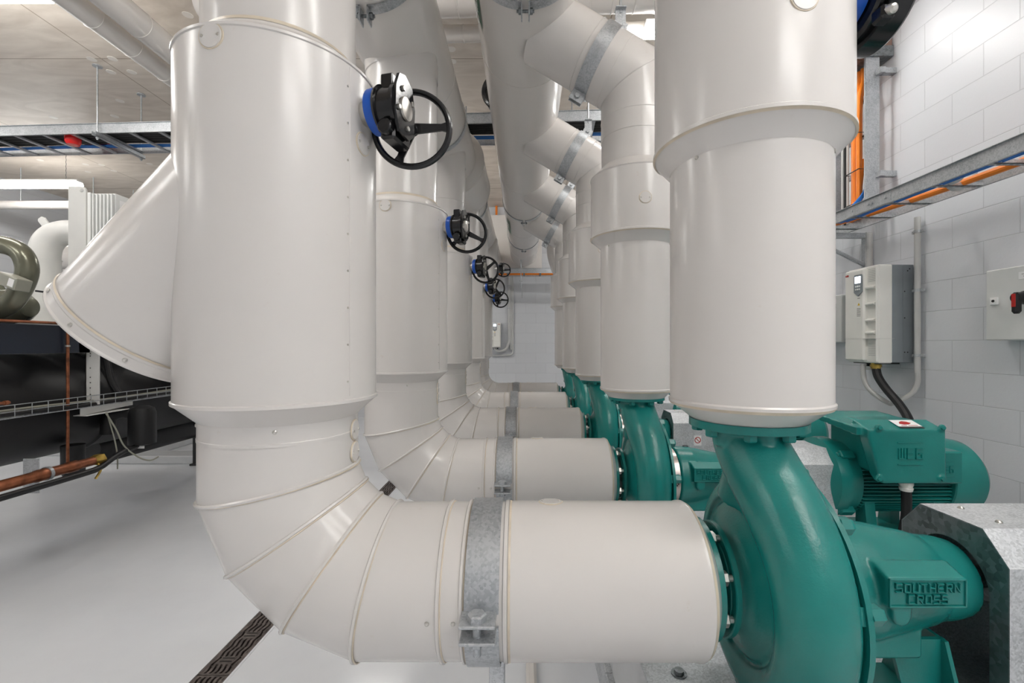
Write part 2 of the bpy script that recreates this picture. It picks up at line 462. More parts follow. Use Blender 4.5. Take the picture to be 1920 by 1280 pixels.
def suction_pipe(i):
    y, za = YP[i], ZA[i]
    t = thing('suction_pipe', f'cream clad suction pipe bending down to a green pump, {WHERE[i]}', 'pipe', (XR, y, 0), 'clad suction pipes')
    PM = ['cream', 'bead', 'steel']
    dz = za - .834
    # mitred bend
    R = .325; Cx = XR + R; Cz = za + R; b = MB(); n = 64
    rings = []
    def ring(px, pz, ux, uz, sc, r=RR):
        return [Vector((px + ux * r * sc * math.cos(2 * PI * k / n), y + r * math.sin(2 * PI * k / n), pz + uz * r * sc * math.cos(2 * PI * k / n))) for k in range(n)]
    ztop = 1.215
    rings.append(ring(XR, ztop, -1, 0, 1)); cuts = []
    for k in range(4):
        ph = math.radians(11.25 + 22.5 * k); ux, uz = -math.cos(ph), -math.sin(ph); c_ = R / math.cos(PI / 16)
        rg = ring(Cx + c_ * ux, Cz + c_ * uz, ux, uz, 1 / math.cos(PI / 16)); rings.append(rg); cuts.append(rg)
    for X in (-.195, -.142): rings.append(ring(X, za, 0, -1, 1)); cuts.append(rings[-1])
    vs = [p for rg in rings for p in rg]; fs = []
    for j in range(len(rings) - 1):
        for k in range(n): fs.append((j * n + k, j * n + (k + 1) % n, (j + 1) * n + (k + 1) % n, (j + 1) * n + k))
    b.add(vs, fs)
    for q, rg in enumerate(cuts):
        cc = sum(rg, Vector()) / n
        b.mat(0).tube([cc + (p - cc) * 1.008 for p in rg], .0048, 6, closed=True)
        off = Vector((.005, 0, -.003)) if q < 4 else Vector((.006, 0, 0))
        b.mat(1).tube([cc + (p - cc) * 1.004 + off for p in rg], .0022, 5, closed=True)
    b.mat(0)
    screw(b, (-.217, y - RR * .998, za - .012), (0, -1, -.06)); screw(b, (-.158, y - RR * .998, za - .012), (0, -1, -.06))
    part(b, 'elbow', PM, t, angle=14)
    # horizontal run
    b = MB()
    b.lathe((-.142, y, za), (1, 0, 0), [(0, RR), (.094, RR), (.096, RR + .004), (.104, RR + .004), (.106, RR + .0015), (.560, RR + .0015), (.568, RR + .004), (.576, RR + .004), (.582, RR - .001), (.606, .150), (.608, .143)], 64, (False, True), up=(0, 0, 1))
    b.mat(1).lathe((-.142, y, za), (1, 0, 0), [(.1065, RR + .0035), (.112, RR + .0018)], 64, (False, False)).lathe((-.142, y, za), (1, 0, 0), [(.577, RR + .003), (.585, RR - .001)], 64, (False, False)).mat(0)
    disc(b, (.075, y + .03, za + RR - .001), (0, .12, 1), .031)
    part(b, 'horizontal_run', PM, t, angle=24)
    # valve jacket
    b = MB(); zb, zt = 1.308, 2.14
    b.lathe((XR, y, 0), (0, 0, 1), [(1.215, RR + .0012), (1.222, RR + .0012), (1.224, RR), (1.258, RR), (1.263, RR + .001), (1.304, RB - .003), (1.308, RB + .004), (1.315, RB + .004), (1.317, RB), (zt - .006, RB), (zt - .004, RB + .003), (zt + .002, RB + .003), (zt + .004, RB - .002), (zt + .048, RR - .004), (zt + .052, .182)], 72, (False, False))
    b.mat(1).lathe((XR, y, 0), (0, 0, 1), [(zt + .043, RR + .003), (zt + .055, .184)], 72, (False, False)).mat(0)
    for (ang, z, r) in ((-.13 if i == 0 else -.07, zt - .027, .027), (1.36, 1.962, .027)):
        p, d = cyl_pt((XR, y), RB, ang, z); disc(b, p, d, r)
    for ang in (-1.05, .40):
        p, d = cyl_pt((XR, y), RR, ang, 1.252 if ang < .3 else 1.25); screw(b, p, d)
    for z in (1.2225, 1.164):
        p, d = cyl_pt((XR, y), RR + .0015, 1.6, z); disc(b, p, d, .026)
    # lap of the sheet down the side facing the aisle
    p, d = cyl_pt((XR, y), RB, 1.15, 0)
    b.tube([(p.x, p.y, 1.325), (p.x, p.y, zt - .01)], .0016, 5)
    for k in range(9):
        q, dd = cyl_pt((XR, y), RB, 1.12, 1.36 + k * .09); b.mat(2).lathe(q, dd, [(0, .0028), (.0025, .002)], 6); b.mat(0)
    part(b, 'valve_jacket', PM, t, angle=24)
    # upper pipe to the header
    b = MB(); b.lathe((XR, y, 0), (0, 0, 1), [(zt + .045, .182), (2.55, .182), (2.551, .1835), (2.99, .1835)], 64, (False, False))
    b.lathe((XR, y, 0), (0, 0, 1), [(2.84, .1855), (2.93, .187)], 64, (False, False))
    part(b, 'upper_pipe', PM, t, angle=24)
    # strainer branch jacket
    el = .832; d = Vector((-math.cos(el), 0, -math.sin(el))); z0 = 1.897 + dz * 0; r = .2; L = .561
    b = MB(); o = Vector((XR, y, z0))
    b.lathe(o, d, [(.06, r), (L - .04, r), (L - .036, r + .003), (L - .03, r + .003), (L - .026, r + .0005), (L - .008, r + .001), (L - .004, r + .004), (L, r + .003), (L + .001, r - .004)], 72, (False, True), up=(0, 1, 0))
    b.mat(1).lathe(o, d, [(L - .0415, r + .0025), (L - .037, r + .004)], 72, (False, False), up=(0, 1, 0)).mat(0)
    a_, b_, _ = frame(d, (0, 1, 0))
    for k in range(10):
        tt = 2 * PI * k / 10 + .31; e = a_ * math.cos(tt) + b_ * math.sin(tt); screw(b, o + d * (L - .017) + e * (r + .001), e)
    # flared collar where it leaves the main jacket
    part(b, 'strainer_jacket', PM, t, angle=24)
    return t
for i in range(5): suction_pipe(i)

def suction_clamp(i):
    y, za = YP[i], ZA[i]; Xc = -.094; w = .078; r = RR + .003; th = .007
    t = thing('pipe_support', f'galvanised clamp on a floor post under the suction pipe, {WHERE[i]}', 'pipe clamp', (Xc, y, 0), 'clamps under the suction pipes')
    gap = .075
    # axis along X: frame((1,0,0)) -> a = up x d = Y, b = d x a = Z
    for s, nm in ((1, 'upper_strap'), (-1, 'lower_strap')):
        b = MB(); a0, a1 = (gap, PI - gap) if s > 0 else (PI + gap, 2 * PI - gap)
        b.ring_strap((Xc, y, za), (1, 0, 0), r, w, th, a0, a1, 40)
        for sy in (-1, 1):
            ye = y + sy * r * math.cos(gap); z = za + s * r * math.sin(gap)
            b.bbox((Xc - w / 2 - .004, min(ye, ye + sy * .062), z - .0 if s > 0 else z - th), (Xc + w / 2 - .004, max(ye, ye + sy * .062), z + th if s > 0 else z), .002)
        part(b, nm, 'galv', t)
    for sy in (-1, 1):
        b = MB(); yb = y + sy * (r + .036); z = za + r * math.sin(gap) + th
        b.bolt((Xc - .006, yb, z), (0, 0, 1), .021, .015).cyl((Xc - .006, yb, za - .055), (Xc - .006, yb, z), .009, 14).hexb((Xc - .006, yb, za - r * math.sin(gap) - th), (0, 0, -1), .016, .014)
        part(b, 'bolt', 'galv', t)
    b = MB().bbox((Xc + .005, y - .03, 0), (Xc + .045, y + .03, za - r - .004), .002).bbox((Xc - .05, y - .07, 0), (Xc + .1, y + .07, .008), .002)
    part(b, 'post', 'galvw', t)
for i in range(5): suction_clamp(i)

# valve gear operators on the suction side
def gear(stemlen=0):
    """gearbox with hand wheel; local origin on the jacket, stem along +X, wheel in a plane of constant y behind it"""
    t = thing('valve_gearbox', 'x', 'valve gearbox', (0, 0, 0), 'black gearboxes with hand wheels on the suction valves')
    rot = Matrix.Rotation(math.radians(-13), 3, 'Z')
    def P(x, y, z): return rot @ Vector((x, y, z))
    ex = P(1, 0, 0)
    b = MB().lathe(P(-.06, 0, 0), ex, [(0, .030), (.055, .030), (.057, .042), (.064, .042)], 20).obj('stem_neck', 'steel', t)
    b = MB().lathe(P(.004, 0, 0), ex, [(0, .050), (.001, .055), (.02, .0565), (.026, .055)], 32); b.obj('mounting_flange', 'blue', t)
    b = MB().lathe(P(.03, 0, 0), ex, [(0, .060), (.006, .062), (.008, .054), (.042, .054), (.045, .060), (.055, .060)], 28)
    b.bbox((.034, -.022, .03), (.068, .03, .085), .003, rot, (0, 0, 0)); b.bbox((.040, -.035, -.085), (.080, .05, -.03), .006, rot, (0, 0, 0))
    b.lathe(P(.06, -.05, -.06), P(0, 1, 0), [(0, .016), (.002, .019), (.1, .019)], 16)
    b.obj('gear_housing', 'black', t)
    b = MB()
    prof = [(0.0, .085), (.036, .07), (.052, .02), (.046, -.05), (.02, -.072), (-.03, -.068), (-.05, -.02), (-.046, .04), (-.03, .075)]
    b.prism(prof, P(.084, 0, 0), P(0, 1, 0), (0, 0, 1), P(1, 0, 0), .008)
    b.obj('cover_plate', 'black', t)
    b = MB().lathe(P(.092, 0, 0), ex, [(0, .029), (.005, .028), (.006, .02)], 24)
    for a in (.6, 2.0, 3.4, 4.9): b.bolt(P(.092, .038 * math.cos(a), .048 * math.sin(a)), ex, .007, .006)
    b.obj('position_indicator', 'steel', t)
    # wheel: shaft along +Y, offset below the stem
    wc = Vector((.088, .052, -.016)); Rw = .1
    b = MB().tube([wc + Vector((Rw * math.cos(a), 0, Rw * math.sin(a))) for a in [2 * PI * k / 56 for k in range(56)]], .0086, 10, closed=True)
    b.lathe(wc + Vector((0, -.02, 0)), (0, 1, 0), [(0, .014), (.028, .017), (.03, .013)], 18)
    for a in (math.radians(3), math.radians(115), math.radians(248)):
        e = Vector((math.cos(a), 0, math.sin(a))); n_ = Vector((-math.sin(a), 0, math.cos(a)))
        b.prism([(.008, -.014), (Rw - .02, -.009), (Rw, -.015), (Rw, .015), (Rw - .02, .009), (.008, .014)], wc + Vector((0, -.004, 0)), e, n_, (0, 1, 0), .006)
    b.obj('hand_wheel', 'black', t)
    MB().cyl(wc + Vector((-.02, -.1, -.0)), wc + Vector((0, 0, 0)), .009, 12).cyl(wc + Vector((-.045, -.085, -.02)), wc + Vector((-.01, -.05, 0)), .014, 12).obj('worm_shaft', 'black', t)
    return t
g1 = gear()
for i in range(5):
    g = g1 if i == 0 else copy_tree(g1)
    g.location = (XR + RB + .018, YP[i] - .045, 2.043 + (.014 if i else 0))
    g['label'] = f'black gearbox with hand wheel on the suction pipe, {WHERE[i]}'
    if i:
        for ch in g.children:
            if ch.name.startswith('hand_wheel'):
                a = (0, .5, 1.3, .9, 2.1)[i]; wc = Vector((.088, .052, -.016))
                ch.matrix_local = Matrix.Translation(wc) @ Matrix.Rotation(a, 4, 'Y') @ Matrix.Translation(-wc)
# end-wall bypass drop with its own gearbox
t = thing('drain_pipe', 'short clad drop under the header before the end wall', 'pipe', (-.47, 6.85, 2.3))
part(MB().lathe((-.47, 6.85, 2.3), (0, 0, 1), [(0, .04), (.01, .075), (.08, .08), (.75, .08)], 28), 'jacket', 'cream', t)
g = copy_tree(g1); g.location = (-.385, 6.80, 2.60); g['label'] = 'black gearbox with hand wheel on the short drop by the end wall'

# ------------------------------------------------------------------ discharge pipes
XD = .596
ZL = [(1.2986, 1.961, 2.62), (1.219, 2.006, 2.32), (1.215, 1.935, 2.325), (1.205, 1.93, 2.325), (1.19, 1.94, 2.335)]  # bottom lip, big jacket bottom and top
RL = [.195, .185, .182, .182, .182]
LZ = [3.02, 2.818, 2.818, 2.818, 2.818]
for i in range(5):
    y = YP[i]; z0, z1, z2 = ZL[i]; rl = RL[i]; rb = .236
    t = thing('discharge_pipe', f'cream clad discharge pipe standing on the green pump, {WHERE[i]}', 'pipe', (XD, y, z0 - .044), 'clad discharge pipes')
    PM = ['cream', 'bead', 'steel']
    b = MB()
    b.lathe((XD, y, 0), (0, 0, 1), [(z0 - .047, .135), (z0 - .045, .141), (z0 - .006, rl - .004), (z0 - .002, rl + .003), (z0 + .006, rl + .004), (z0 + .01, rl), (z1 - .04, rl)], 72, (True, False))
    b.mat(1).lathe((XD, y, 0), (0, 0, 1), [(z0 - .008, rl - .001), (z0 - .001, rl + .0038)], 72, (False, False)).mat(0)
    part(b, 'lower_jacket', PM, t, angle=24)
    b = MB()
    b.lathe((XD, y, 0), (0, 0, 1), [(z1 - .048, rl + .0005), (z1 - .045, rl + .002), (z1 - .004, rb - .002), (z1, rb + .004), (z1 + .008, rb + .004), (z1 + .011, rb), (z2 - .006, rb), (z2, rb + .003), (z2 + .004, rb - .002), (z2 + .05, rl + .001), (z2 + .055, rl - .002)], 72, (False, False))
    b.mat(1).lathe((XD, y, 0), (0, 0, 1), [(z1 - .0055, rb - .001), (z1 - .001, rb + .0045)], 72, (False, False)).mat(0)
    for ang, z, r in (((.03, 2.195, .029),) if i == 0 else ((-.06, 2.152, .028),)):
        p, d = cyl_pt((XD, y), rb, ang, z); disc(b, p, d, r)
    for ang in (-1.06, .82):
        p, d = cyl_pt((XD, y), rl, ang, z1 - .052); screw(b, p, d)
    part(b, 'upper_jacket', PM, t, angle=24)
    # neck, mitre and lateral run to the header
    zm = LZ[i]; rn = rl - .004; n = 56; b = MB()
    el = math.radians(31); dl = Vector((-math.cos(el), 0, math.sin(el))); up = Vector((0, 0, 1))
    bis = (up + dl).normalized(); nrm = bis                                     # mitre plane normal
    e = Vector((0, 1, 0)).cross(bis).normalized(); sc = 1 / e.dot(Vector((0, 1, 0)).cross(up).normalized())
    u0 = Vector((0, 1, 0)).cross(up).normalized(); ul = Vector((0, 1, 0)).cross(dl).normalized()
    def rg(c, u, s=1, r=rn): return [c + u * r * s * math.cos(2 * PI * k / n) + Vector((0, 1, 0)) * r * math.sin(2 * PI * k / n) for k in range(n)]
    cm = Vector((XD, y, zm)); Ls = (XD - HBX) / math.cos(el)
    R_ = [rg(Vector((XD, y, z2 + .045)), u0), rg(Vector((XD, y, z2 + .2)), u0), rg(Vector((XD, y, z2 + .2)), u0, 1, rn + .002), rg(cm, e, abs(sc), rn + .002), rg(cm + dl * .2, ul, 1, rn + .002), rg(cm + dl * .2, ul, 1, rn), rg(cm + dl * (Ls - .1), ul)]
    vs = [p for q in R_ for p in q]; fs = []
    for j in range(len(R_) - 1):
        for k in range(n): fs.append((j * n + k, j * n + (k + 1) % n, (j + 1) * n + (k + 1) % n, (j + 1) * n + k))
    b.add(vs, fs); b.tube([p + (p - cm) * .004 for p in R_[3]], .003, 6, closed=True)
    for q, uu in ((cm + dl * .13, ul), (cm + dl * .30, ul), (Vector((XD, y, z2 + .3)), u0)):
        if q.z < zm or uu is ul: b.tube(rg(q, uu, 1, rn + .0015), .0022, 6, closed=True)
    part(b, 'lateral_run', PM, t, angle=18)
    if i in (0, 1, 2, 3, 4):
        # strap with two ears on the lateral, hung on a rod
        c = cm + dl * .235; w = .072
        k = thing('pipe_hanger', f'galvanised strap hanger round the sloping branch above the {ORD[i]} discharge pipe of the row', 'pipe clamp', c, 'strap hangers on the sloping branches')
        a0, a1 = .08, PI - .08
        # frame(dl, up=Y): a = Y x dl = ul, b = dl x ul
        for s_, nm in ((0, 'near_strap'), (PI, 'far_strap')):
            part(MB().ring_strap(c, dl, rn + .003, w, .006, a0 + s_, a1 + s_, 28, up=(0, 1, 0)), nm, 'galv', k)
        for sg in (1, -1):
            tip = c + ul * sg * (rn + .004)
            Rm = Matrix((ul, Vector((0, 1, 0)), dl)).transposed()
            bb = MB()
            for sy in (-1, 1):
                cc = tip + ul * sg * .028 + Vector((0, sy * .014, 0))
                bb.bbox((cc.x - .03, cc.y - .003, cc.z - w / 2), (cc.x + .03, cc.y + .003, cc.z + w / 2), .001, Rm, cc)
            part(bb, 'ear', 'galv', k)
            cc = tip + ul * sg * .032
            part(MB().bolt(cc + Vector((0, -.018, 0)), (0, -1, 0), .015, .011, .05).hexb(cc + Vector((0, .018, 0)), (0, 1, 0), .014, .012), 'bolt', 'galv', k)
        top = (c + ul * (rn + .05)) if ul.z > 0 else (c - ul * (rn + .05))
        part(MB().bbox((top.x - .028, y - .003, top.z - .01), (top.x + .028, y + .003, top.z + .085), .001).bbox((top.x - .028, y - .025, top.z + .079), (top.x + .028, y + .025, top.z + .085), .001).cyl((top.x, y, top.z + .06), (top.x, y, ZC), .007, 10).hexb((top.x, y, top.z + .085), (0, 0, 1), .014, .01), 'rod', 'galv', k)

# valve gear on the first discharge pipe (half out of the top of the picture)
t = thing('valve_gearbox', 'large round black gearbox with blue flange on the wall side of the front discharge pipe', 'valve gearbox', (.82, 1.2, 2.34))
o = Vector((.80, 1.2, 2.375))
part(MB().lathe(o, (1, 0, 0), [(0, .05), (.06, .05)], 24), 'stem_neck', 'steel', t)
part(MB().lathe(o, (1, 0, 0), [(.025, .085), (.028, .098), (.062, .1), (.066, .09)], 40), 'mounting_flange', 'blue', t)
b = MB().lathe(o, (1, 0, 0), [(.066, .1), (.07, .12), (.078, .125), (.082, .118), (.092, .118), (.098, .135), (.15, .138), (.158, .132), (.16, .1)], 48)
b.bbox((.87, 1.09, 2.245), (.905, 1.13, 2.28), .006)
part(b, 'gear_housing', 'black', t)
part(MB().lathe((.888, 1.092, 2.262), (.1, -1, -.4), [(0, .013), (.014, .011), (.018, .006)], 14), 'plug', 'steel', t)

# ------------------------------------------------------------------ headers
def header(x, z, label, y0, y1, bulge=None, HR=HR):
    t = thing('header_pipe', label, 'pipe', (x, (y0 + y1) / 2, z - HR))
    pr = [(0, HR)]
    for yy in ([1.15, 2.7, 4.6, 6.5, 8.0] if x > -.3 else [1.0, 2.75, 6.2, 7.8]):
        if bulge and bulge[0] - .1 < yy < bulge[1] + .1: continue
        pr += [(yy - y0, HR), (yy - y0 + .002, HR + .0018), (yy - y0 + .03, HR + .0018), (yy - y0 + .032, HR)]
    pr.append((y1 - y0, HR)); 
    b = MB().lathe((x, y0, z), (0, 1, 0), pr, 80, (True, True)); part(b, 'cladding', ['cream2'], t, angle=20)
    if bulge:
        a0, a1, rb = bulge; a0 -= y0; a1 -= y0
        part(MB().lathe((x, y0, z), (0, 1, 0), [(a0 - .075, HR + .001), (a0 - .004, rb - .004), (a0, rb + .005), (a0 + .012, rb + .005), (a0 + .016, rb), (a1 - .016, rb), (a1 - .012, rb + .005), (a1, rb + .005), (a1 + .004, rb - .004), (a1 + .075, HR + .001)], 80, (False, False)), 'valve_jacket', 'cream2', t, angle=20)
    return t
header(HAX, HAZ, 'thick cream clad header overhead from which the suction pipes drop', -.6, 8.98, (4.03, 4.73, .307), HRA)
hb = header(HBX, HBZ, 'thick cream clad header overhead along the middle of the aisle', -.6, 8.98)
# flow label band
def flow_label(t, y0, y1, a0, a1, body):
    b = MB(); r = HR + .0035; n = 8; yy = [y0, y1]
    vs = []; fs = []
    for k in range(n + 1):
        a = a0 + (a1 - a0) * k / n
        for Y in (y0, y1 + .12 * (k / n)): vs.append((HBX + r * math.sin(a), Y, HBZ - r * math.cos(a)))
    for k in range(n): fs.append((2 * k, 2 * k + 1, 2 * k + 3, 2 * k + 2))
    b.add(vs, fs); am = (a0 + a1) / 2
    vs2 = [];
    for k in range(n + 1):
        a = a0 + (a1 - a0) * k / n; Y = y1 + .12 * (k / n)
        for q in (.012, .022): vs2.append((HBX + (r + .0003) * math.sin(a), Y + q, HBZ - (r + .0003) * math.cos(a)))
    b.add(vs2, fs)
    lb = part(b, 'flow_label', 'signg', t, 'green flow label with white lettering')
    nrm = Vector((math.sin(am), 0, -math.cos(am))); ey = Vector((0, 1, 0)).cross(nrm) * 1
    ex = Vector((0, -1, 0)); eyv = nrm.cross(ex)
    tx = text_mesh('lettering', body, .052, .0006, 'wht', basis(Vector((HBX, (y0 + y1) / 2 + .02, HBZ)) + nrm * (r + .0035), ex, eyv), sx=1.45)
    tx.parent = lb
    return lb
flow_label(hb, 1.62, 2.27, -1.28, -1.02, 'CHILLED WATER FLOW')
flow_label(hb, 5.9, 6.5, -1.05, -.78, 'CHILLED')

def header_hanger(x, z, Y, lab, HR=HR):
    t = thing('pipe_hanger', lab, 'pipe clamp', (x, Y, z - HR), 'ring hangers on the overhead headers')
    w = .05
    # frame((0,1,0)): a = Z x Y = -X, b = Y x -X = Z
    part(MB().ring_strap((x, Y, z), (0, 1, 0), HR + .002, w, .006, -PI / 2 + .06, PI / 2 - .06, 40), 'ring_half', 'galv', t)
    part(MB().ring_strap((x, Y, z), (0, 1, 0), HR + .002, w, .006, PI / 2 + .06, 3 * PI / 2 - .06, 40), 'ring_half', 'galv', t)
    for sg in (-1, 1):
        zc = z + sg * (HR + .03)
        for s in (-1, 1):
            part(MB().bbox((x + s * .017 - .003, Y - w / 2, zc - .032), (x + s * .017 + .003, Y + w / 2, zc + .035), .001), 'ear', 'galv', t)
        part(MB().cyl((x - .04, Y, zc), (x + .04, Y, zc), .007, 12).hexb((x - .02, Y, zc), (-1, 0, 0), .014, .012).hexb((x + .02, Y, zc), (1, 0, 0), .014, .014), 'bolt', 'dgalv', t)
    part(MB().cyl((x, Y, z + HR + .03), (x, Y, ZC), .008, 10), 'rod', 'galv', t)
for Y, w_ in ((1.88, 'over the gap behind the front pipe'), (3.28, 'just before the third suction pipe'), (5.2, 'just past the wide valve jacket'), (7.3, 'by the end wall')):
    header_hanger(HAX, HAZ, Y, 'galvanised ring hanger on the suction header ' + w_, HRA)
for Y, w_ in ((2.04, 'beside the green flow label'), (5.6, 'half way along the aisle'), (7.3, 'last before the end wall')):
    header_hanger(HBX, HBZ, Y, 'galvanised ring hanger on the middle header ' + w_)
t = thing('sheet_metal_box', 'square cream sheet metal box where the middle header meets the end wall', 'wall box', (-.15, 8.9, 2.94))
part(MB().bbox((-.66, 8.84, 2.94), (.367, 8.995, 4.0), .006), 'box', 'cream2', t)
tag(MB().cyl((-.53, 8.9, 2.6), (-.53, 8.9, 4.19), .022, 12).obj('cable_riser', 'orange'), 'orange cable bundle rising up the end wall beside the header', 'cable')
# black hand wheel seen over the middle header
t = thing('hand_wheel', 'black hand wheel on a small valve over the middle header', 'hand wheel', (-.19, 3.9, HBZ + .2))
c = Vector((-.19, 3.9, 3.64))
part(MB().tube([c + Vector((.15 * math.cos(a), 0, .15 * math.sin(a))) for a in [2 * PI * k / 40 for k in range(40)]], .022, 8, closed=True).lathe(c + Vector((0, .03, 0)), (0, 1, 0), [(0, .12), (.02, .14), (.1, .14), (.11, .1)], 40), 'rim', 'black', t)
b = MB()
for a in (0, 2.1, 4.2): b.prism([(0, -.012), (.15, -.008), (.15, .008), (0, .012)], c, (math.cos(a), 0, math.sin(a)), (-math.sin(a), 0, math.cos(a)), (0, 1, 0), .008)
part(b.cyl(c, c + Vector((0, .12, 0)), .02, 12), 'spokes', 'black', t)
part(MB().cyl(c + Vector((0, .12, 0)), c + Vector((0, .26, 0)), .05, 20).cyl(c + Vector((0, .19, 0)), (c.x, c.y + .19, HBZ + .15), .04, 16), 'valve_body', 'black', t)

# ------------------------------------------------------------------ pumps (frame: x world, y from the pump plane, z from the shaft)
def pump_parts():
    t = thing('pump', 'x', 'pump', (0, 0, 0), 'green end-suction pumps')
    b = MB()
    b.lathe((0, 0, 0), (1, 0, 0), [(.500, .118), (.518, .116), (.532, .120), (.548, .138), (.562, .168), (.568, .187), (.580, .191), (.580, .199), (.566, .206), (.568, .232), (.60, .262), (.69, .270), (.695, .26)], 64)
    b.tube([(.570, .209 * math.cos(a), .209 * math.sin(a)) for a in [2 * PI * k / 60 for k in range(60)]], .008, 8, closed=True)
    path = [(.63, .03, .19, .03), (.63, .15, .165, .042), (.63, .215, .07, .05), (.63, .222, -.06, .056), (.63, .165, -.18, .062), (.628, .04, -.24, .068), (.626, -.10, -.232, .072), (.624, -.205, -.145, .076), (.622, -.245, -.01, .079), (.620, -.222, .115, .083), (.613, -.148, .222, .088), (.604, -.062, .300, .090), (.598, -.008, .36, .089), (.596, 0, .405, .088)]
    b.tube([p[:3] for p in path], [p[3] for p in path], 28, smooth=5)
    b.tube([(.60, .02, .20), (.60, -.01, .3)], [.07, .06], 20)
    b.lathe((.596, 0, 0), (0, 0, 1), [(.385, .088), (.398, .105), (.402, .12)], 40)
    b.bbox((.60, -.09, -.36), (.66, .09, -.2), .01)
    b.lathe((.596, -.095, .355), (0, 0, 1), [(0, .02), (.045, .024)], 16); b.lathe((.515, -.03, .355), (0, 0, 1), [(0, .02), (.045, .024)], 16)
    me = voxel(b, .0055, 3, name='volute')
    o = bpy.data.objects.new('volute', me); C.objects.link(o); o.parent = t
    MB().lathe((.596, 0, 0), (0, 0, 1), [(.398, .138), (.400, .145), (.420, .145)], 48).obj('discharge_flange', 'green', t)
    for k in range(8):
        a = 2 * PI * k / 8 + PI / 8; p = (.596 + .122 * math.cos(a), .122 * math.sin(a), .399)
        MB().bolt(p, (0, 0, -1), .0165, .018).obj('nut', 'green', t)
    MB().lathe((.462, 0, 0), (1, 0, 0), [(0, .146), (.002, .150), (.015, .150), (.017, .146)], 48).lathe((.503, 0, 0), (1, 0, 0), [(0, .137), (.002, .140), (.014, .140), (.016, .136)], 48).obj('suction_flange', 'green', t)
    for k in range(8):
        a = 2 * PI * k / 8 + .35; cy, sz = .127 * math.cos(a), .127 * math.sin(a)
        MB().cyl((.478, cy, sz), (.505, cy, sz), .008, 10).bolt((.478, cy, sz), (1, 0, 0), .0175, .014).obj('flange_bolt', 'steel', t)
    b = MB().lathe((.695, 0, 0), (1, 0, 0), [(0, .262), (.002, .296), (.014, .296), (.016, .29), (.017, .16), (.03, .15), (.06, .14)], 64)
    for k in range(10):
        a = 2 * PI * k / 10 + .1; b.box((.68, -.018, .262), (.70, .018, .290), Matrix.Rotation(a, 3, 'X'), (.69, 0, 0))
    b.obj('back_plate', 'green', t)
    for k in range(10):
        a = 2 * PI * k / 10 + .1 + PI; MB().bolt((.709, .279 * -math.sin(a), .279 * math.cos(a)), (1, 0, 0), .0205, .028).obj('bolt', 'green', t)
    b = MB().lathe((.73, 0, 0), (1, 0, 0), [(0, .139), (.062, .139)], 48)
    b.mat(1)
    for a0 in (0, PI * .5, PI, PI * 1.5):
        for du, dv in ((0, 0), (1, 1), (-1, 1), (0, 2), (1, -1), (-1, -1), (0, -2)):
            a = a0 + -.05 + du * .055; x = .76 + dv * .006; e = Vector((0, -math.cos(a), math.sin(a))); tt = Vector((0, math.sin(a), math.cos(a)))
            q = .0052; b.add([Vector((x, 0, 0)) + e * .1397 + u * q * Vector((1, 0, 0)) + w * q * tt for u, w in ((1, 0), (0, 1), (-1, 0), (0, -1))], [(0, 1, 2, 3)])
    b.obj('guard_ring', ['stain', 'blk'], t)
    # bearing housing, cast: body, name block, foot
    b = MB()
    b.lathe((0, 0, 0), (1, 0, 0), [(.785, .142), (.792, .150), (.87, .146), (.95, .130), (1.03, .114), (1.05, .106), (1.10, .102), (1.135, .094), (1.138, .06)], 56)
    b.prism([(-.168, .080), (-.168, .014), (-.09, -.01), (-.08, .07), (-.116, .099)], (.836, 0, 0), (0, 1, 0), (0, 0, 1), (1, 0, 0), .182)
    b.prism([(.852 - .836, .02), (.897 - .836, .02), (.897 - .836, -.016), (.889 - .836, -.030), (.874 - .836, -.036), (.860 - .836, -.030), (.852 - .836, -.016)], (.836, -.164, 0), (1, 0, 0), (0, 0, 1), (0, 1, 0), .08)
    b.bbox((.79, -.095, -.16), (.985, .095, -.08), .008)
    o = bpy.data.objects.new('bearing_housing', voxel(b, .005, 2, name='bearing_housing')); C.objects.link(o); o.parent = t; bh = o
    # raised border and lettering of the name block
    yb = -.1695; b = MB()
    for a_, c_ in (((.838, yb - .002, .076), (1.016, yb + .004, .080)), ((.838, yb - .002, .014), (1.016, yb + .004, .018)), ((.838, yb - .002, .014), (.842, yb + .004, .080)), ((1.012, yb - .002, .014), (1.016, yb + .004, .080))): b.bbox(a_, c_, .0008)
    b.obj('block_border', 'green', bh)
    for body, z in (('SOUTHERN', .060), ('CROSS', .034)):
        raised('lettering', body, (.925, yb + .001, z), (1, 0, 0), (0, 0, 1), .0125, .018, .0065, .0034, .0052, 'green', bh)
    b = MB().tube([(.86 + .014 * math.cos(a), .01 + .014 * math.sin(a), .1495) for a in [2 * PI * k / 20 for k in range(20)]], .0018, 6, closed=True); b.obj('plug_ring', 'blackm', bh)
    # foot bracket under the bearing housing
    b = MB().prism([(.0, -.13), (.14, -.13), (.17, -.30), (.185, -.325), (.02, -.325), (.0, -.28), (.028, -.24)], (.93, -.06, 0), (1, 0, 0), (0, 0, 1), (0, 1, 0), .012)
    b.prism([(-.07, -.13), (.07, -.13), (.13, -.325), (-.13, -.325)], (1.058, 0, 0), (0, 1, 0), (0, 0, 1), (1, 0, 0), .01).bbox((.93, -.13, -.334), (1.14, .13, -.320), .003)
    b.obj('foot', 'green', t)
    # shaft
    MB().cyl((1.13, 0, 0), (1.55, 0, 0), .028, 20).lathe((1.22, 0, 0), (1, 0, 0), [(0, .06), (.09, .062), (.1, .05), (.11, .062), (.2, .06)], 32).obj('shaft_coupling', 'dgalv', t)
    return t

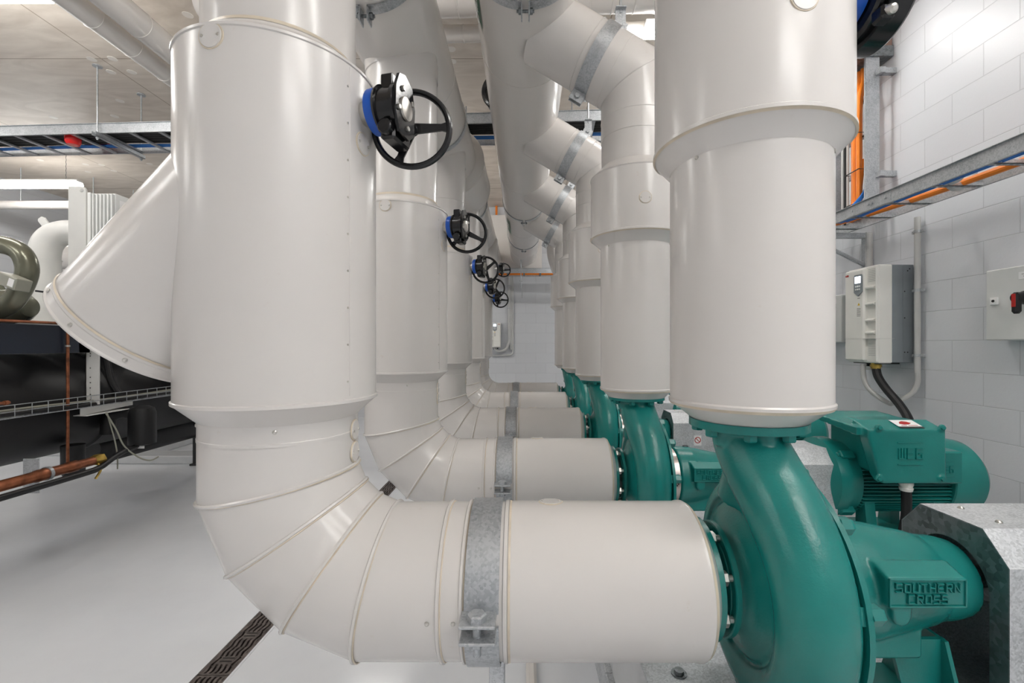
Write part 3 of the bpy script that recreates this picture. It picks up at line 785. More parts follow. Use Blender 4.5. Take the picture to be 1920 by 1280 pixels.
def motor_parts():
    t = thing('motor', 'x', 'electric motor', (0, 0, 0), 'green electric motors')
    b = MB().lathe((0, 0, 0), (1, 0, 0), [(1.62, .15), (2.14, .15)], 48)
    for k in range(64):
        a = 2 * PI * k / 64
        if math.sin(a) > .80 or math.sin(a) < -.88: continue
        e = Vector((0, math.cos(a), math.sin(a))); n_ = Vector((0, -math.sin(a), math.cos(a)))
        rr = min(.186, .172 / max(.85, abs(math.cos(a))))
        b.prism([(1.655, .145), (2.12, .145), (2.12, rr), (1.67, rr), (1.655, rr - .012)], n_ * -.0022, (1, 0, 0), e, n_, .0044)
    b.obj('finned_body', 'green', t)
    b = MB().lathe((0, 0, 0), (1, 0, 0), [(1.500, .06), (1.505, .13), (1.53, .165), (1.545, .196), (1.57, .2), (1.60, .2), (1.61, .186), (1.66, .183), (1.665, .15)], 56)
    for a in (PI * .25, PI * .75, PI * 1.25, PI * 1.75):
        b.bbox((1.57, -.022, .168), (1.64, .022, .212), .006, Matrix.Rotation(a, 3, 'X'), (1.6, 0, 0))
        p = Matrix.Rotation(a, 3, 'X') @ Vector((0, 0, .196)); b.bolt((1.572, p.y, p.z), (-1, 0, 0), .014, .014)
    b.obj('end_shield', 'green', t)
    b = MB().lathe((0, 0, 0), (1, 0, 0), [(2.10, .19), (2.105, .196), (2.2, .197), (2.27, .185), (2.305, .155), (2.318, .11), (2.32, .02)], 56)
    b.obj('fan_cover', 'green', t)
    # terminal box
    b = MB()
    b.prism([(.03, .03), (.05, .0), (.30, .0), (.34, .03), (.335, .25), (-.022, .25), (-.022, .21)], (1.61, -.305, .046), (1, 0, 0), (0, 0, 1), (0, 1, 0), .06)
    b.prism([(-.303, .27), (-.303, .293), (-.20, .327), (-.20, .27)], (1.590, 0, 0), (0, 1, 0), (0, 0, 1), (1, 0, 0), .356)
    b.bbox((1.655, -.25, .075), (1.95, .06, .315), .014)
    b.prism([(-.27, .30), (.10, .325), (.10, .30), (-.27, .26)], (1.56, 0, 0), (0, 1, 0), (0, 0, 1), (1, 0, 0), .38)
    for x, z in ((1.635, .07), (1.925, .07), (1.635, .305), (1.925, .305)): b.lathe((x, -.30, z), (0, -1, 0), [(0, .017), (.012, .016)], 14)
    tb = bpy.data.objects.new('terminal_box', voxel(b, .006, 2, name='terminal_box')); C.objects.link(tb); tb.parent = t
    b = MB()
    for x, z in ((1.635, .07), (1.925, .07), (1.635, .305), (1.925, .305)): b.bolt((x, -.311, z), (0, -1, 0), .011, .008)
    b.obj('cover_bolts', 'green', tb)
    yb = -.3065
    for z in (.235, .135): MB().bbox((1.722, yb - .0025, z - .0025), (1.838, yb + .004, z + .0025), .0008).obj('emblem_bar', 'green', tb)
    raised('lettering', 'WEG', (1.78, yb + .001, .185), (1, 0, 0), (0, 0, 1), .026, .045, .014, .0065, .005, 'green', tb)
    # sticker on the top front edge
    ey_ = Vector((0, .103, .034)).normalized(); ez_ = Vector((1, 0, 0)).cross(ey_); so = Vector((1.80, -.292, .2985)) + ez_ * .0012
    st = MB().prism([(-.05, 0), (.06, 0), (.06, .078), (-.05, .078)], so, (1, 0, 0), ey_, ez_, .0012).obj('sticker', 'wht', tb); st['label'] = 'white sticker with red emblem'
    MB().prism([(.0, .0), (.018, -.008), (.04, -.006), (.06, .006), (.05, .02), (.03, .026), (.012, .018)], so + Vector((-.028, 0, 0)) + ey_ * .040, (1, 0, 0), ey_, ez_, .0018).obj('emblem', 'red', st)
    MB().prism([(-.05, .0), (.06, 0), (.06, .014), (-.05, .014)], so, (1, 0, 0), ey_, ez_, .0016).obj('caption_strip', 'blk', st)
    b = MB()
    for k in range(14):
        if k != 5: b.prism([(0, 0), (.0036, 0), (.0036, .006), (0, .006)], so + Vector((-.03 + .0055 * k, 0, 0)) + ey_ * .021, (1, 0, 0), ey_, ez_, .0016)
    b.obj('faint_print', 'red', st)
    b = MB().bbox((1.96, -.225, .02), (2.105, .0, .175), .008); nb = b.obj('name_panel', 'green', t)
    for z in (.125, .055): MB().bbox((1.985, -.2275, z - .0015), (2.06, -.223, z + .0015), .0006).obj('emblem_bar', 'green', nb)
    raised('lettering', 'WEG', (2.022, -.2255, .09), (1, 0, 0), (0, 0, 1), .016, .03, .008, .0045, .0035, 'green', nb)
    b = MB()
    for x in (1.68, 2.02):
        for s in (-1, 1): b.prism([(s * .10, -.10), (s * .16, -.09), (s * .19, -.30), (s * .10, -.30)], (x, 0, 0), (0, 1, 0), (0, 0, 1), (1, 0, 0), .05)
    b.bbox((1.64, -.2, -.314), (2.12, .2, -.298), .003); b.obj('feet', 'green', t)
    return t

def guard_parts():
    t = thing('coupling_guard', 'x', 'coupling guard', (0, 0, 0), 'galvanised coupling guards')
    x0, x1 = 1.135, 1.555; w, wt, zt, zs, zb = .15, .088, .162, .092, -.31
    poly = [(-w, zb), (-w, zs), (-wt, zt), (wt, zt), (w, zs), (w, zb)]; th = .003
    inn = [(-w + th, zb), (-w + th, zs - .001), (-wt + .001, zt - th), (wt - .001, zt - th), (w - th, zs - .001), (w - th, zb)]
    b = MB(); k = len(poly)
    vs = [(x, u, v) for x in (x0, x1) for u, v in poly] + [(x, u, v) for x in (x0, x1) for u, v in inn]
    fs = []
    for i in range(k - 1):
        fs += [(i, i + 1, k + i + 1, k + i), (2 * k + i, 3 * k + i, 3 * k + i + 1, 2 * k + i + 1), (i, 2 * k + i, 2 * k + i + 1, i + 1), (k + i, k + i + 1, 3 * k + i + 1, 3 * k + i)]
    fs += [(0, k, 3 * k, 2 * k), (k - 1, 3 * k - 1, 4 * k - 1, 2 * k - 1)]
    b.add(vs, fs); b.obj('hood', 'galvw', t, angle=10)
    # end sheets with an arched slot round the shaft
    for nm, X, rr in (('front_plate', x0, .104), ('rear_plate', x1 - .002, .06)):
        outer = [(-w, zb), (-w, 0), (-w, zs), (-wt, zt), (0, zt), (wt, zt), (w, zs), (w, 0), (w, zb)]
        an = [PI, PI, PI * .80, PI * .62, PI * .5, PI * .38, PI * .2, 0, 0]
        inner = [(-rr, zb)] + [(rr * math.cos(a), rr * math.sin(a)) for a in an[1:-1]] + [(rr, zb)]
        # refine the arch
        O_, I_ = [], []
        for q in range(8):
            st_ = 5 if 0 < q < 7 else 1
            for u in range(st_):
                f = u / st_; O_.append((outer[q][0] * (1 - f) + outer[q + 1][0] * f, outer[q][1] * (1 - f) + outer[q + 1][1] * f))
                if st_ == 1: I_.append(inner[q])
                else:
                    a = an[q] * (1 - f) + an[q + 1] * f; I_.append((rr * math.cos(a), rr * math.sin(a)))
        O_.append(outer[8]); I_.append(inner[8]); n_ = len(O_)
        vs = [(X, u, v) for u, v in O_] + [(X, u, v) for u, v in I_] + [(X + .002, u, v) for u, v in O_] + [(X + .002, u, v) for u, v in I_]; fs = []
        for q in range(n_ - 1): fs += [(q, q + 1, n_ + q + 1, n_ + q), (2 * n_ + q, 3 * n_ + q, 3 * n_ + q + 1, 2 * n_ + q + 1), (n_ + q, n_ + q + 1, 3 * n_ + q + 1, 3 * n_ + q)]
        MB().add(vs, fs).obj(nm, 'dgalv', t, angle=10)  # darker than the hood: shade of the turned-away ends put into the colour
    for s in (-1, 1): MB().lathe((x0 + .08, s * .05, zt), (0, 0, 1), [(0, .008), (.003, .007), (.006, .004)], 10).obj('rivet', 'steel', t)
    MB().bbox((x0, -w - .02, zb - .01), (x1, w + .02, zb), .002).obj('base_flange', 'galvw', t)
    st = MB().box((1.290, -w - .0015, -.075), (1.345, -w, .0)).obj('warning_sticker', 'wht', t); st['label'] = 'white warning sticker with red barred circle'
    c_ = Vector((1.3175, -w - .0022, -.034))
    MB().tube([c_ + Vector((.021 * math.cos(a), 0, .021 * math.sin(a))) for a in [2 * PI * k / 28 for k in range(28)]], .0028, 6, closed=True).tube([c_ + Vector((-.0148, 0, .0148)), c_ + Vector((.0148, 0, -.0148))], .0026, 6).obj('barred_circle', 'red', st)
    return t

def base_frame(i, za, zb):
    y = YP[i]
    t = thing('inertia_block', f'white block with galvanised channel edge under the pump, {WHERE[i]}', 'pump block', (.73, y, 0), 'blocks under the pumps')
    part(MB().bbox((.352, y - .584, .15), (1.11, y + .584, zb - .006), .006).bbox((1.27, y - .584, .15), (2.36, y + .584, zb - .006), .006), 'block', 'conc', t)
    part(MB().bbox((.350, y - .586, zb - .006), (1.112, y + .586, zb), .002).mat(1).bbox((1.268, y - .586, zb - .006), (2.362, y + .586, zb), .002), 'top_plate', ['galvw', 'conc'], t)
    b = MB()
    for s in (-1, 1): b.bbox((.392, y + s * .54 - .04, .001), (2.328, y + s * .54 + .04, .148), .004)
    b.bbox((.326, y - .586, 0), (.39, y + .586, .15), .004).bbox((2.33, y - .586, 0), (2.39, y + .586, .15), .004).bbox((1.112, y - .56, .1), (1.17, y + .56, zb - .01), .004)
    part(b, 'channel_frame', 'galvw', t)
    for xx, yy in ((.45, .1), (.45, -.1)):
        part(MB().lathe((xx, y + yy, zb), (0, 0, 1), [(0, .022), (.003, .022), (.003, .014), (.012, .013)], 20), 'anchor', 'dgalv', t)

p0, m0, c0 = pump_parts(), motor_parts(), guard_parts()
for i in range(5):
    za = ZA[i]; zb = za - .334; y = YP[i]
    base_frame(i, za, zb)
    for src, lab in ((p0, 'green volute pump with raised name lettering'), (m0, 'green finned electric motor with square terminal box'), (c0, 'grey galvanised chamfered guard between pump and motor')):
        o = src if i == 0 else copy_tree(src)
        o.location = (0, y, za); o['label'] = f'{lab}, {WHERE[i]}'
# move the empties to the bases of their things
bpy.context.view_layer.update()
for o in list(S.objects):
    if o.type == 'EMPTY' and o.name.split('.')[0] in ('pump', 'motor', 'coupling_guard'):
        dx = {'pump': .75, 'motor': 1.9, 'coupling_guard': 1.35}[o.name.split('.')[0]]
        o.location.x += dx; o.location.z -= .33
        for ch in o.children: ch.location.x -= dx; ch.location.z += .33

# ------------------------------------------------------------------ east wall gear
def ladder_tray():
    t = thing('ladder_tray', 'galvanised ladder tray running along the block wall under orange cable', 'cable tray', (2.46, 3.0, 2.348))
    for x, nm in ((2.314, 'rail'), (2.614, 'rail')):
        s = 1 if x < 2.4 else -1
        b = MB().box((x - .0015, -.5, 2.348), (x + .0015, 8.9, 2.426)).box((min(x, x - s * .014), -.5, 2.423), (max(x, x - s * .014), 8.9, 2.426)).box((min(x, x + s * .014), -.5, 2.348), (max(x, x + s * .014), 8.9, 2.351))
        if x < 2.4:
            b.box((x - .004, 2.83, 2.352), (x - .001, 3.22, 2.42))
            for yy in (2.87, 2.98, 3.01, 3.16): b.bolt((x - .004, yy, 2.386), (-1, 0, 0), .008, .008)
        part(b, nm, 'galv', t)
    for k in range(-8, 20):
        Y = 2.25 + .317 * k
        b = MB().box((2.314, Y - .014, 2.350), (2.614, Y + .014, 2.353)).box((2.314, Y - .014, 2.350), (2.614, Y - .011, 2.372)).box((2.314, Y + .011, 2.350), (2.614, Y + .014, 2.372))
        b.mat(1)
        for q in range(9): b.box((2.335 + q * .032, Y - .004, 2.3492), (2.353 + q * .032, Y + .004, 2.3506))
        part(b, 'rung', ['galv', 'dgalv'], t)
ladder_tray()
for Y in (.3, 3.62, 6.2):
    t = thing('tray_bracket', 'galvanised strut bracket carrying the ladder tray beside the drives' if Y == 3.62 else f'galvanised strut bracket under the wall ladder tray, {"over the front pump" if Y < 1 else "toward the end wall"}', 'bracket', (XE, Y, 2.3))
    part(MB().box((2.25, Y - .02, 2.305), (2.785, Y + .02, 2.345)), 'arm', 'galv', t)
    part(MB().bbox((2.74, Y - .03, 2.0), (2.788, Y + .03, 2.35), .002), 'wall_plate', 'galv', t)
    part(MB().tube([(2.3, Y, 2.31), (2.76, Y, 2.08)], .016, 8), 'brace', 'galv', t)
def cable(name, pts, r, mat, label, cat='cable', smooth=6, group=None):
    return tag(MB().tube(pts, r, 10, smooth=smooth).obj(name, mat), label, cat, group)
cable('orange_cable', [(2.50, .0, 2.372), (2.50, 1.6, 2.372), (2.51, 2.2, 2.372), (2.50, 2.6, 2.372), (2.47, 2.95, 2.372), (2.44, 3.2, 2.374), (2.40, 3.45, 2.38), (2.50, 3.52, 2.44), (2.62, 3.53, 2.6), (2.66, 3.53, 2.9)], .019, 'orange', 'thick orange cable lying in the ladder tray then turning up the wall')
for k in range(3):
    cable('blue_cable', [(2.345 + .02 * k, 1.0, 2.362), (2.345 + .02 * k, 2.8, 2.362), (2.36 + .02 * k, 3.3, 2.362), (2.40 + .02 * k, 3.42, 2.40), (2.62 + .01 * k, 3.47, 2.62), (2.68, 3.50, 2.80)], .007, 'bluec', 'thin blue cable running in the ladder tray and up the wall', group='blue cables in the ladder tray')
cable('grey_hose', [(2.42, 2.46, 2.43), (2.42, 2.50, 2.38), (2.44, 2.58, 2.375), (2.52, 2.60, 2.36), (2.60, 2.60, 2.45)], .022, 'grey', 'short ribbed grey hose tied across the ladder tray', 'hose')
for k, (x, y) in enumerate(((2.60, 3.49), (2.60, 3.53), (2.62, 3.57), (2.64, 3.53))):
    cable('orange_cable', [(x - .01, y, 2.42), (x, y, 2.6), (x, y, 3.0), (x + .004, y, 3.35), (x + .05, y + .02, 3.5), (x + .05, y + .02, 3.6)], .0165, 'orange', 'orange cable tied to the upright ladder on the block wall', group='orange cables on the upright ladder')
for k in range(3):
    cable('grey_cable', [(2.61, 3.62 + .03 * k, 2.42), (2.61, 3.62 + .03 * k, 3.6)], .009, ['grey', 'blackm', 'grey'][k], ['pale grey cable on the upright ladder', 'thin black cable on the upright ladder', 'second pale grey cable on the upright ladder, on its far side'][k])
t = thing('upright_ladder', 'galvanised upright cable ladder fixed to the block wall above the drive', 'cable tray', (2.68, 3.55, 2.42))
for Y, nm in ((3.40, 'rail'), (3.76, 'rail')):
    s = 1 if Y < 3.5 else -1
    part(MB().box((2.585, Y - .0015, 2.43), (2.69, Y + .0015, 3.62)).box((2.585, min(Y, Y + s * .015), 2.43), (2.588, max(Y, Y + s * .015), 3.62)).box((2.687, min(Y, Y + s * .015), 2.43), (2.69, max(Y, Y + s * .015), 3.62)), nm, 'galv', t)
for z in (2.52, 2.80, 3.08, 3.36): part(MB().box((2.66, 3.40, z - .012), (2.685, 3.76, z + .012)), 'rung', 'galv', t)
for z in (2.73, 3.50): part(MB().box((2.69, 3.36, z - .02), (2.79, 3.40, z + .02)).box((2.66, 3.35, z - .02), (2.70, 3.40, z + .02)), 'wall_cleat', 'galv', t)
for z in (2.55, 2.80, 3.08): tag(MB().tube([(2.575, 3.455, z), (2.575, 3.60, z - .004), (2.66, 3.60, z), (2.66, 3.455, z)], .004, 6, closed=True).obj('cable_tie', 'blackm'), 'black cable tie round the orange cables on the upright ladder', 'cable tie', 'cable ties on the upright ladder')
t = thing('duct_box', 'brown and grey boxed cable duct high on the block wall over the upright ladder', 'duct', (2.65, 3.5, 3.6))
part(MB().bbox((2.42, 3.38, 3.62), (2.785, 3.90, 3.70), .003), 'metal_edge', 'dgalv', t)
part(MB().bbox((2.43, 3.39, 3.70), (2.78, 3.89, 4.19), .003), 'board', 'brown', t)

def drive(name, x0, y0, z0, w, h, d, label, facing='W', loc_only=False):
    """variable speed drive: local box w (along wall) x d (out of wall) x h; built facing -Y then turned"""
    t = thing(name, label, 'motor drive', (x0, y0, z0), 'wall mounted motor drives')
    fx = w / 2
    b = MB().bbox((-fx, -d * .55, .0), (fx, 0, h), .004); b.obj('back_chassis', 'vsdgrey', t)
    b = MB().mat(1)
    for u, v in ((-.1, .95), (-.2, .93), (-.35, .72), (-.35, .45), (-.35, .1), (-.2, .1)): b.box((-fx - .001, d * u * .5 - .02, h * v), (-fx + .001, d * u * .5 - .012, h * v + .008))
    b.mat(0).box((-fx - .002, -d * .28, .01), (-fx, -d * .275, h * .98)); b.obj('side_panel', ['vsdgrey', 'blk'], t)
    xs = -fx + w * .34
    b = MB().bbox((-fx - .003, -d * .90, -.005), (fx + .003, -d * .54, h + .002), .008).bbox((xs, -d, .006), (fx, -d * .85, h - .008), .012)
    b.bbox((-fx + .002, -d * .95, .006), (-fx + .012, -d * .88, h - .01), .003)
    b.mat(1)
    for k in range(8):
        for z in (h * .84, h * .07): b.box((-fx + .022, -d * .90 - .0015, z + k * .0125), (xs - .012, -d * .89, z + k * .0125 + .004))
    b.mat(0)
    for z in (.76, .59, .42, .29): b.prism([(0, -.002), (-d * .085, .008), (-d * .085, .016), (0, .026)], (-fx + .02, -d * .89, h * z), (0, 1, 0), (0, 0, 1), (1, 0, 0), w * .34 - .02)
    b.mat(1).box((-fx - .0045, -d * 1.0 - .0006, h * .245), (fx + .002, -d * .5, h * .247)).box((.02, -d - .0006, h * .245), (fx, -d, h * .247)); b.mat(0)
    part_front = b.obj('front_cover', ['vsd', 'grey'], t)
    # keypad
    b = MB().prism([(-.034, .075), (.034, .075), (.040, .06), (.040, -.055), (.0, -.085), (-.040, -.055), (-.040, .06)], (-.0, -d - .0, h * .82), (1, 0, 0), (0, 0, 1), (0, -1, 0), .008)
    kp = b.obj('keypad', 'vsdgrey', t); kp['label'] = 'keypad with lit screen'
    MB().box((-.028, -d - .0095, h * .82 + .012), (.028, -d - .0078, h * .82 + .062)).obj('screen', 'screen', kp)
    b = MB()
    for u in (-1, 0, 1):
        for v in (0, 1): b.lathe((u * .018, -d - .008, h * .82 - .012 - v * .022), (0, -1, 0), [(0, .007), (.003, .006)], 10)
    b.obj('keys', 'wht', kp)
    b = MB().prism([(-.012, 0), (.012, 0), (0, .02)], (0, -d, h * .60), (1, 0, 0), (0, 0, 1), (0, -1, 0), .0008); b.obj('warning_triangle', plain('warning_yellow', (.8, .5, .02), .4), t)
    b = MB()
    for k in range(6): b.box((-.018, -d - .0008, h * .565 - k * .011), (.018, -d + .0005, h * .565 - k * .011 + .003))
    b.box((-.012, -d - .0008, h * .675), (.012, -d + .0005, h * .68)); b.obj('caption_lines', 'blk', t)
    text_mesh('lettering', 'ABB', .02, .0004, 'red', basis((fx - .030, -d - .0012, h * .935), (1, 0, 0), (0, 0, 1)), t, bold=.0008)
    b = MB().box((-fx + .02, -d * .8, -.012), (fx - .02, -d * .3, 0)).lathe((-.02, -d * .55, -.045), (0, 0, 1), [(0, .017), (.04, .017)], 16).lathe((.05, -d * .6, -.035), (0, 0, 1), [(0, .014), (.03, .014)], 16); b.obj('gland_plate', 'blackm', t)
    if facing == 'W': t.rotation_euler = (0, 0, -PI / 2)
    return t
d1 = drive('motor_drive', 2.785, 3.36, 1.322, .30, .70, .28, 'large off-white motor drive with lit keypad on the block wall above the second motor', 'W')
# the near side (-Y) of a west facing drive is its local +X side: mirror detail so the grille side faces the aisle entrance
d1.scale = (-1, 1, 1)
for ch in d1.children:
    if ch.name.startswith('lettering'):
        ch.scale = (-1, 1, 1); ch.location.x = 2 * (.15 - .030)
d2 = drive('motor_drive', -.555, 8.995, 1.40, .22, .48, .2, 'small off-white motor drive with lit keypad on the end wall', 'S')

def isolator(x, y, z, w, h, d, label):
    t = thing('isolator_switch', label, 'isolator switch', (x, y, z), 'wall isolator switches')
    b = MB().bbox((-w / 2, -d, 0), (w / 2, 0, h), .006); b.obj('enclosure', 'cab', t)
    b = MB().box((-.035, -d - .002, h * .82), (.15, -d, h * .82 + .038)); pl = b.obj('name_plate', 'wht', t)
    b = MB()
    for k in range(9):
        if k % 4 != 3: b.box((-.02 + .017 * k, -d - .0023, h * .82 + .022), (-.009 + .017 * k, -d - .0019, h * .82 + .028)).box((-.012 + .017 * k, -d - .0023, h * .82 + .011), (-.002 + .017 * k, -d - .0019, h * .82 + .016))
    b.obj('faint_print', 'grey', pl)
    kc = Vector((.015, -d, h * .56))
    b = MB().lathe(kc, (0, -1, 0), [(0, .036), (.03, .036), (.04, .03), (.075, .026)], 24)
    b.bbox((kc.x - .02, -d - .085, kc.z - .085), (kc.x + .02, -d - .05, kc.z + .028), .012); kn = b.obj('rotary_handle', 'black', t)
    MB().bbox((kc.x - .0105, -d - .0862, kc.z - .05), (kc.x + .0105, -d - .082, kc.z + .02), .002).obj('red_inlay', 'red', kn)
    b = MB().bbox((-w / 2 + .035, -d - .014, h * .5), (-w / 2 + .075, -d, h * .5 + .042), .003); kl = b.obj('key_lock', 'wht', t)
    MB().lathe((-w / 2 + .055, -d - .014, h * .5 + .022), (0, -1, 0), [(0, .008), (.003, .007)], 12).obj('barrel', 'blk', kl)
    t.rotation_euler = (0, 0, -PI / 2)
    return t
isolator(2.785, 2.385, 1.474, .42, .40, .12, 'light grey isolator box with red and black rotary handle nearer than the drive')
isolator(2.785, 3.98, 1.47, .42, .40, .12, 'light grey isolator box with black handle half hidden behind the front discharge pipe')

def conduit(pts, r, label, saddles=(), hose=None, grp=None, mat='grey'):
    t = thing('conduit', label, 'conduit', pts[0], grp)
    part(MB().tube(pts, r, 14), 'tube', mat, t)
    for s in saddles: part(MB().lathe(s, (0, 0, 1), [(-.01, r + .003), (.01, r + .003)], 16).bbox((s[0] - .0, s[1] - r - .03, s[2] - .01), (s[0] + .012, s[1] + r + .03, s[2] + .01), .002), 'saddle', 'galv', t)
    if hose: part(MB().tube(hose[0], hose[1], 12, smooth=8), 'hose', hose[2], t)
    return t
xc, yc = 2.755, 3.145
conduit([(xc, yc, 2.34), (xc, yc, 1.255)], .019, 'grey conduit dropping from the ladder tray beside the large drive into a looped hose', ((xc, yc, 2.24), (xc, yc, 1.83), (xc, yc, 1.375)), ([(xc, yc, 1.27), (xc, yc, 1.18), (xc - .03, yc + .02, 1.10), (xc - .10, yc + .08, 1.035), (2.64, 3.26, 1.03), (2.58, 3.33, 1.10), (2.555, 3.37, 1.18), (2.55, 3.38, 1.305)], .017, 'grey'))
conduit([(2.765, 3.60, 2.34), (2.765, 3.60, 1.25)], .026, 'thicker grey conduit behind the large drive', ((2.765, 3.60, 2.06),))
cable('black_hose', [(2.585, 3.30, 1.30), (2.585, 3.28, 1.22), (2.60, 3.22, 1.13), (2.605, 3.12, 1.04), (2.585, 3.02, .95), (2.53, 2.92, .84), (2.42, 2.82, .72), (2.25, 2.74, .60)], .027, 'blackm', 'thick black flexible hose hanging from the large drive down behind the motor', 'hose')
tag(MB().lathe((2.585, 3.30, 1.275), (0, 0, 1), [(0, .031), (.012, .031), (.013, .036), (.03, .036), (.031, .03), (.045, .03)], 20).obj('cable_gland', 'brass'), 'brass gland under the large drive', 'cable gland')
for i in range(5):
    y = YP[i]; za = ZA[i]
    t = thing('motor_cable', f'black cable with pale gland under the motor terminal box, {WHERE[i]}', 'cable', (1.80, y - .25, za - .3), 'motor cables')
    part(MB().tube([(1.80, y - .26, za + .02), (1.80, y - .26, za - .12), (1.78, y - .25, za - .25), (1.76, y - .22, za - .34)], .021, 12, smooth=5), 'sheath', 'blackm', t)
    part(MB().lathe((1.80, y - .26, za + .0), (0, 0, 1), [(0, .024), (.014, .028), (.02, .024), (.03, .028), (.05, .028)], 16), 'gland', 'vsd', t)

# end wall conduits and tray
conduit([(-.28, 8.96, 3.9), (-.28, 8.96, 1.62)], .03, 'thick grey conduit coming down the end wall to a bent hose', ((-.28, 8.96, 2.62), (-.28, 8.96, 2.17)), ([(-.28, 8.96, 1.64), (-.28, 8.95, 1.50), (-.35, 8.93, 1.36), (-.47, 8.9, 1.32), (-.555, 8.88, 1.36), (-.56, 8.88, 1.42)], .026, 'grey'))
conduit([(-.24, 8.965, 3.9), (-.24, 8.965, 1.35)], .02, 'grey conduit tight beside the thick one on the end wall')
conduit([(-.205, 8.965, 3.9), (-.205, 8.965, 1.32), (-.215, 8.965, 1.27), (-.25, 8.965, 1.245), (-.62, 8.965, 1.23)], .017, 'thin grey conduit turning level below the small drive')
t = thing('ladder_tray', 'galvanised ladder tray with orange cable crossing in front of the end wall', 'cable tray', (0, 8.3, 2.77))
for Y in (8.15, 8.55): part(MB().box((-1.6, Y - .002, 2.745), (2.3, Y + .002, 2.835)).box((-1.6, Y - .002, 2.83), (2.3, Y + .015, 2.835)), 'rail', 'galv', t)
for k in range(13): part(MB().box((-1.5 + .3 * k, 8.15, 2.747), (-1.47 + .3 * k, 8.55, 2.76)), 'rung', 'dgalv', t)
cable('orange_cable', [(-1.6, 8.45, 2.775), (2.3, 8.45, 2.775)], .02, 'orange', 'orange cable in the ladder tray in front of the end wall', smooth=0)
t = thing('tray_rod', 'galvanised rod and strut under the tray by the end wall', 'hanger', (-.04, 8.2, 2.3))
part(MB().cyl((-.04, 8.2, 2.5), (-.04, 8.2, 4.19), .008, 8).hexb((-.04, 8.2, 2.60), (0, 0, 1), .03, .02).hexb((-.04, 8.2, 2.82), (0, 0, 1), .03, .02).box((-.03, 8.19, 2.30), (-.01, 8.21, 2.55)), 'rod', 'galv', t)
# bypass pipe near the far discharge pipes
t = thing('bypass_pipe', 'slim clad bypass pipe looping from the middle header beside the far discharge pipes', 'pipe', (.45, 6.6, 2.0))
part(MB().lathe((HBX + .2, 6.6, 3.14), (1, 0, 0), [(0, .1), (.12, .1), (.13, .075), (.3, .075)], 28), 'branch', 'cream2', t)
part(MB().lathe((.43, 6.6, 2.9), (0, 0, 1), [(0, .07), (.08, .115), (.22, .115), (.32, .115), (.40, .07), (.42, .07)], 28), 'valve_jacket', 'cream', t)
part(MB().tube([(.43, 6.6, 3.3), (.42, 6.6, 3.5), (.36, 6.6, 3.62), (.25, 6.6, 3.66), (.1, 6.6, 3.5), (.05, 6.6, 3.4)], .07, 20, smooth=5), 'upper_bend', 'cream', t)
part(MB().tube([(.43, 6.6, 2.92), (.44, 6.6, 2.75), (.50, 6.6, 2.55), (.56, 6.6, 2.45), (.60, 6.6, 2.3)], .085, 20, smooth=5), 'lower_bend', 'cream', t)

# ------------------------------------------------------------------ ceiling services
def spiral(name, p, q, r, label, step=.25, grp=None):
    p, q = Vector(p), Vector(q); L = (q - p).length; pr = [(0, r)]; s = step
    while s < L - .02: pr += [(s, r), (s + .002, r + .003), (s + .008, r + .003), (s + .01, r)]; s += step
    pr.append((L, r)); o = MB().lathe(p, q - p, pr, 36).obj(name, 'cream2', angle=40); return tag(o, label, 'pipe', grp)
spiral('overhead_pipe', (-3.15, -1.0, 3.85), (-3.15, 8.9, 3.85), .085, 'slimmer of two cream pipes running under the ceiling over the chiller', .33)
spiral('overhead_pipe', (-2.9, -1.0, 3.87), (-2.9, 8.9, 3.87), .098, 'thicker of two cream pipes running side by side under the ceiling over the chiller', .4)
spiral('overhead_pipe', (-2.4, 3.37, 3.98), (2.7, 3.20, 3.98), .11, 'thick cream pipe crossing under the ceiling above the headers', .16)
spiral('overhead_pipe', (-2.4, 3.66, 3.94), (2.7, 3.52, 3.94), .062, 'slim cream pipe crossing under the ceiling beside the thick crossing pipe', .16)
def cross_tray():
    ang = math.radians(-3.0)
    t = thing('ladder_tray', 'galvanised ladder tray with black cables crossing high over the chiller and headers', 'cable tray', (0, 4.25, 3.55))
    for yy in (0, .48):
        s = 1 if yy == 0 else -1
        MB().box((-8.3, yy - .002, 0), (2.4, yy + .002, .095)).box((-8.3, min(yy, yy - s * .014), .091), (2.4, max(yy, yy - s * .014), .095)).box((-8.3, min(yy, yy + s * .014), 0), (2.4, max(yy, yy + s * .014), .003)).obj('rail', 'galv', t)
    for k in range(35): MB().box((-8.2 + .305 * k, 0, .002), (-8.165 + .305 * k, .48, .018)).obj('rung', 'galv', t)
    t.rotation_euler = (0, 0, ang)
    for k, (yy, r, m) in enumerate(((.09, .018, 'blackm'), (.14, .02, 'blackm'), (.19, .018, 'blackm'), (.24, .02, 'blackm'), (.29, .018, 'blackm'), (.35, .011, 'bluec'), (.38, .011, 'bluec'))):
        c_ = MB().tube([(-8.3 + .5 * q, yy + .012 * math.sin(q * 1.7 + k), .025 + r) for q in range(22)], r, 8).obj('tray_cable', m)
        c_.location = t.location; c_.rotation_euler = t.rotation_euler
        tag(c_, 'black cable lying in the high crossing tray' if m == 'blackm' else 'blue cable lying in the high crossing tray', 'cable', 'black cables in the crossing tray' if m == 'blackm' else 'blue cables in the crossing tray')
cross_tray()
t = thing('trapeze_hanger', 'galvanised slotted strut on two threaded rods under the crossing tray', 'hanger', (-4.2, 4.7, 3.5))
b = MB().box((-4.22, 4.40, 3.50), (-4.18, 4.98, 3.504)).box((-4.22, 4.40, 3.50), (-4.217, 4.98, 3.54)).box((-4.183, 4.40, 3.50), (-4.18, 4.98, 3.54)); part(b, 'strut', 'galv', t)
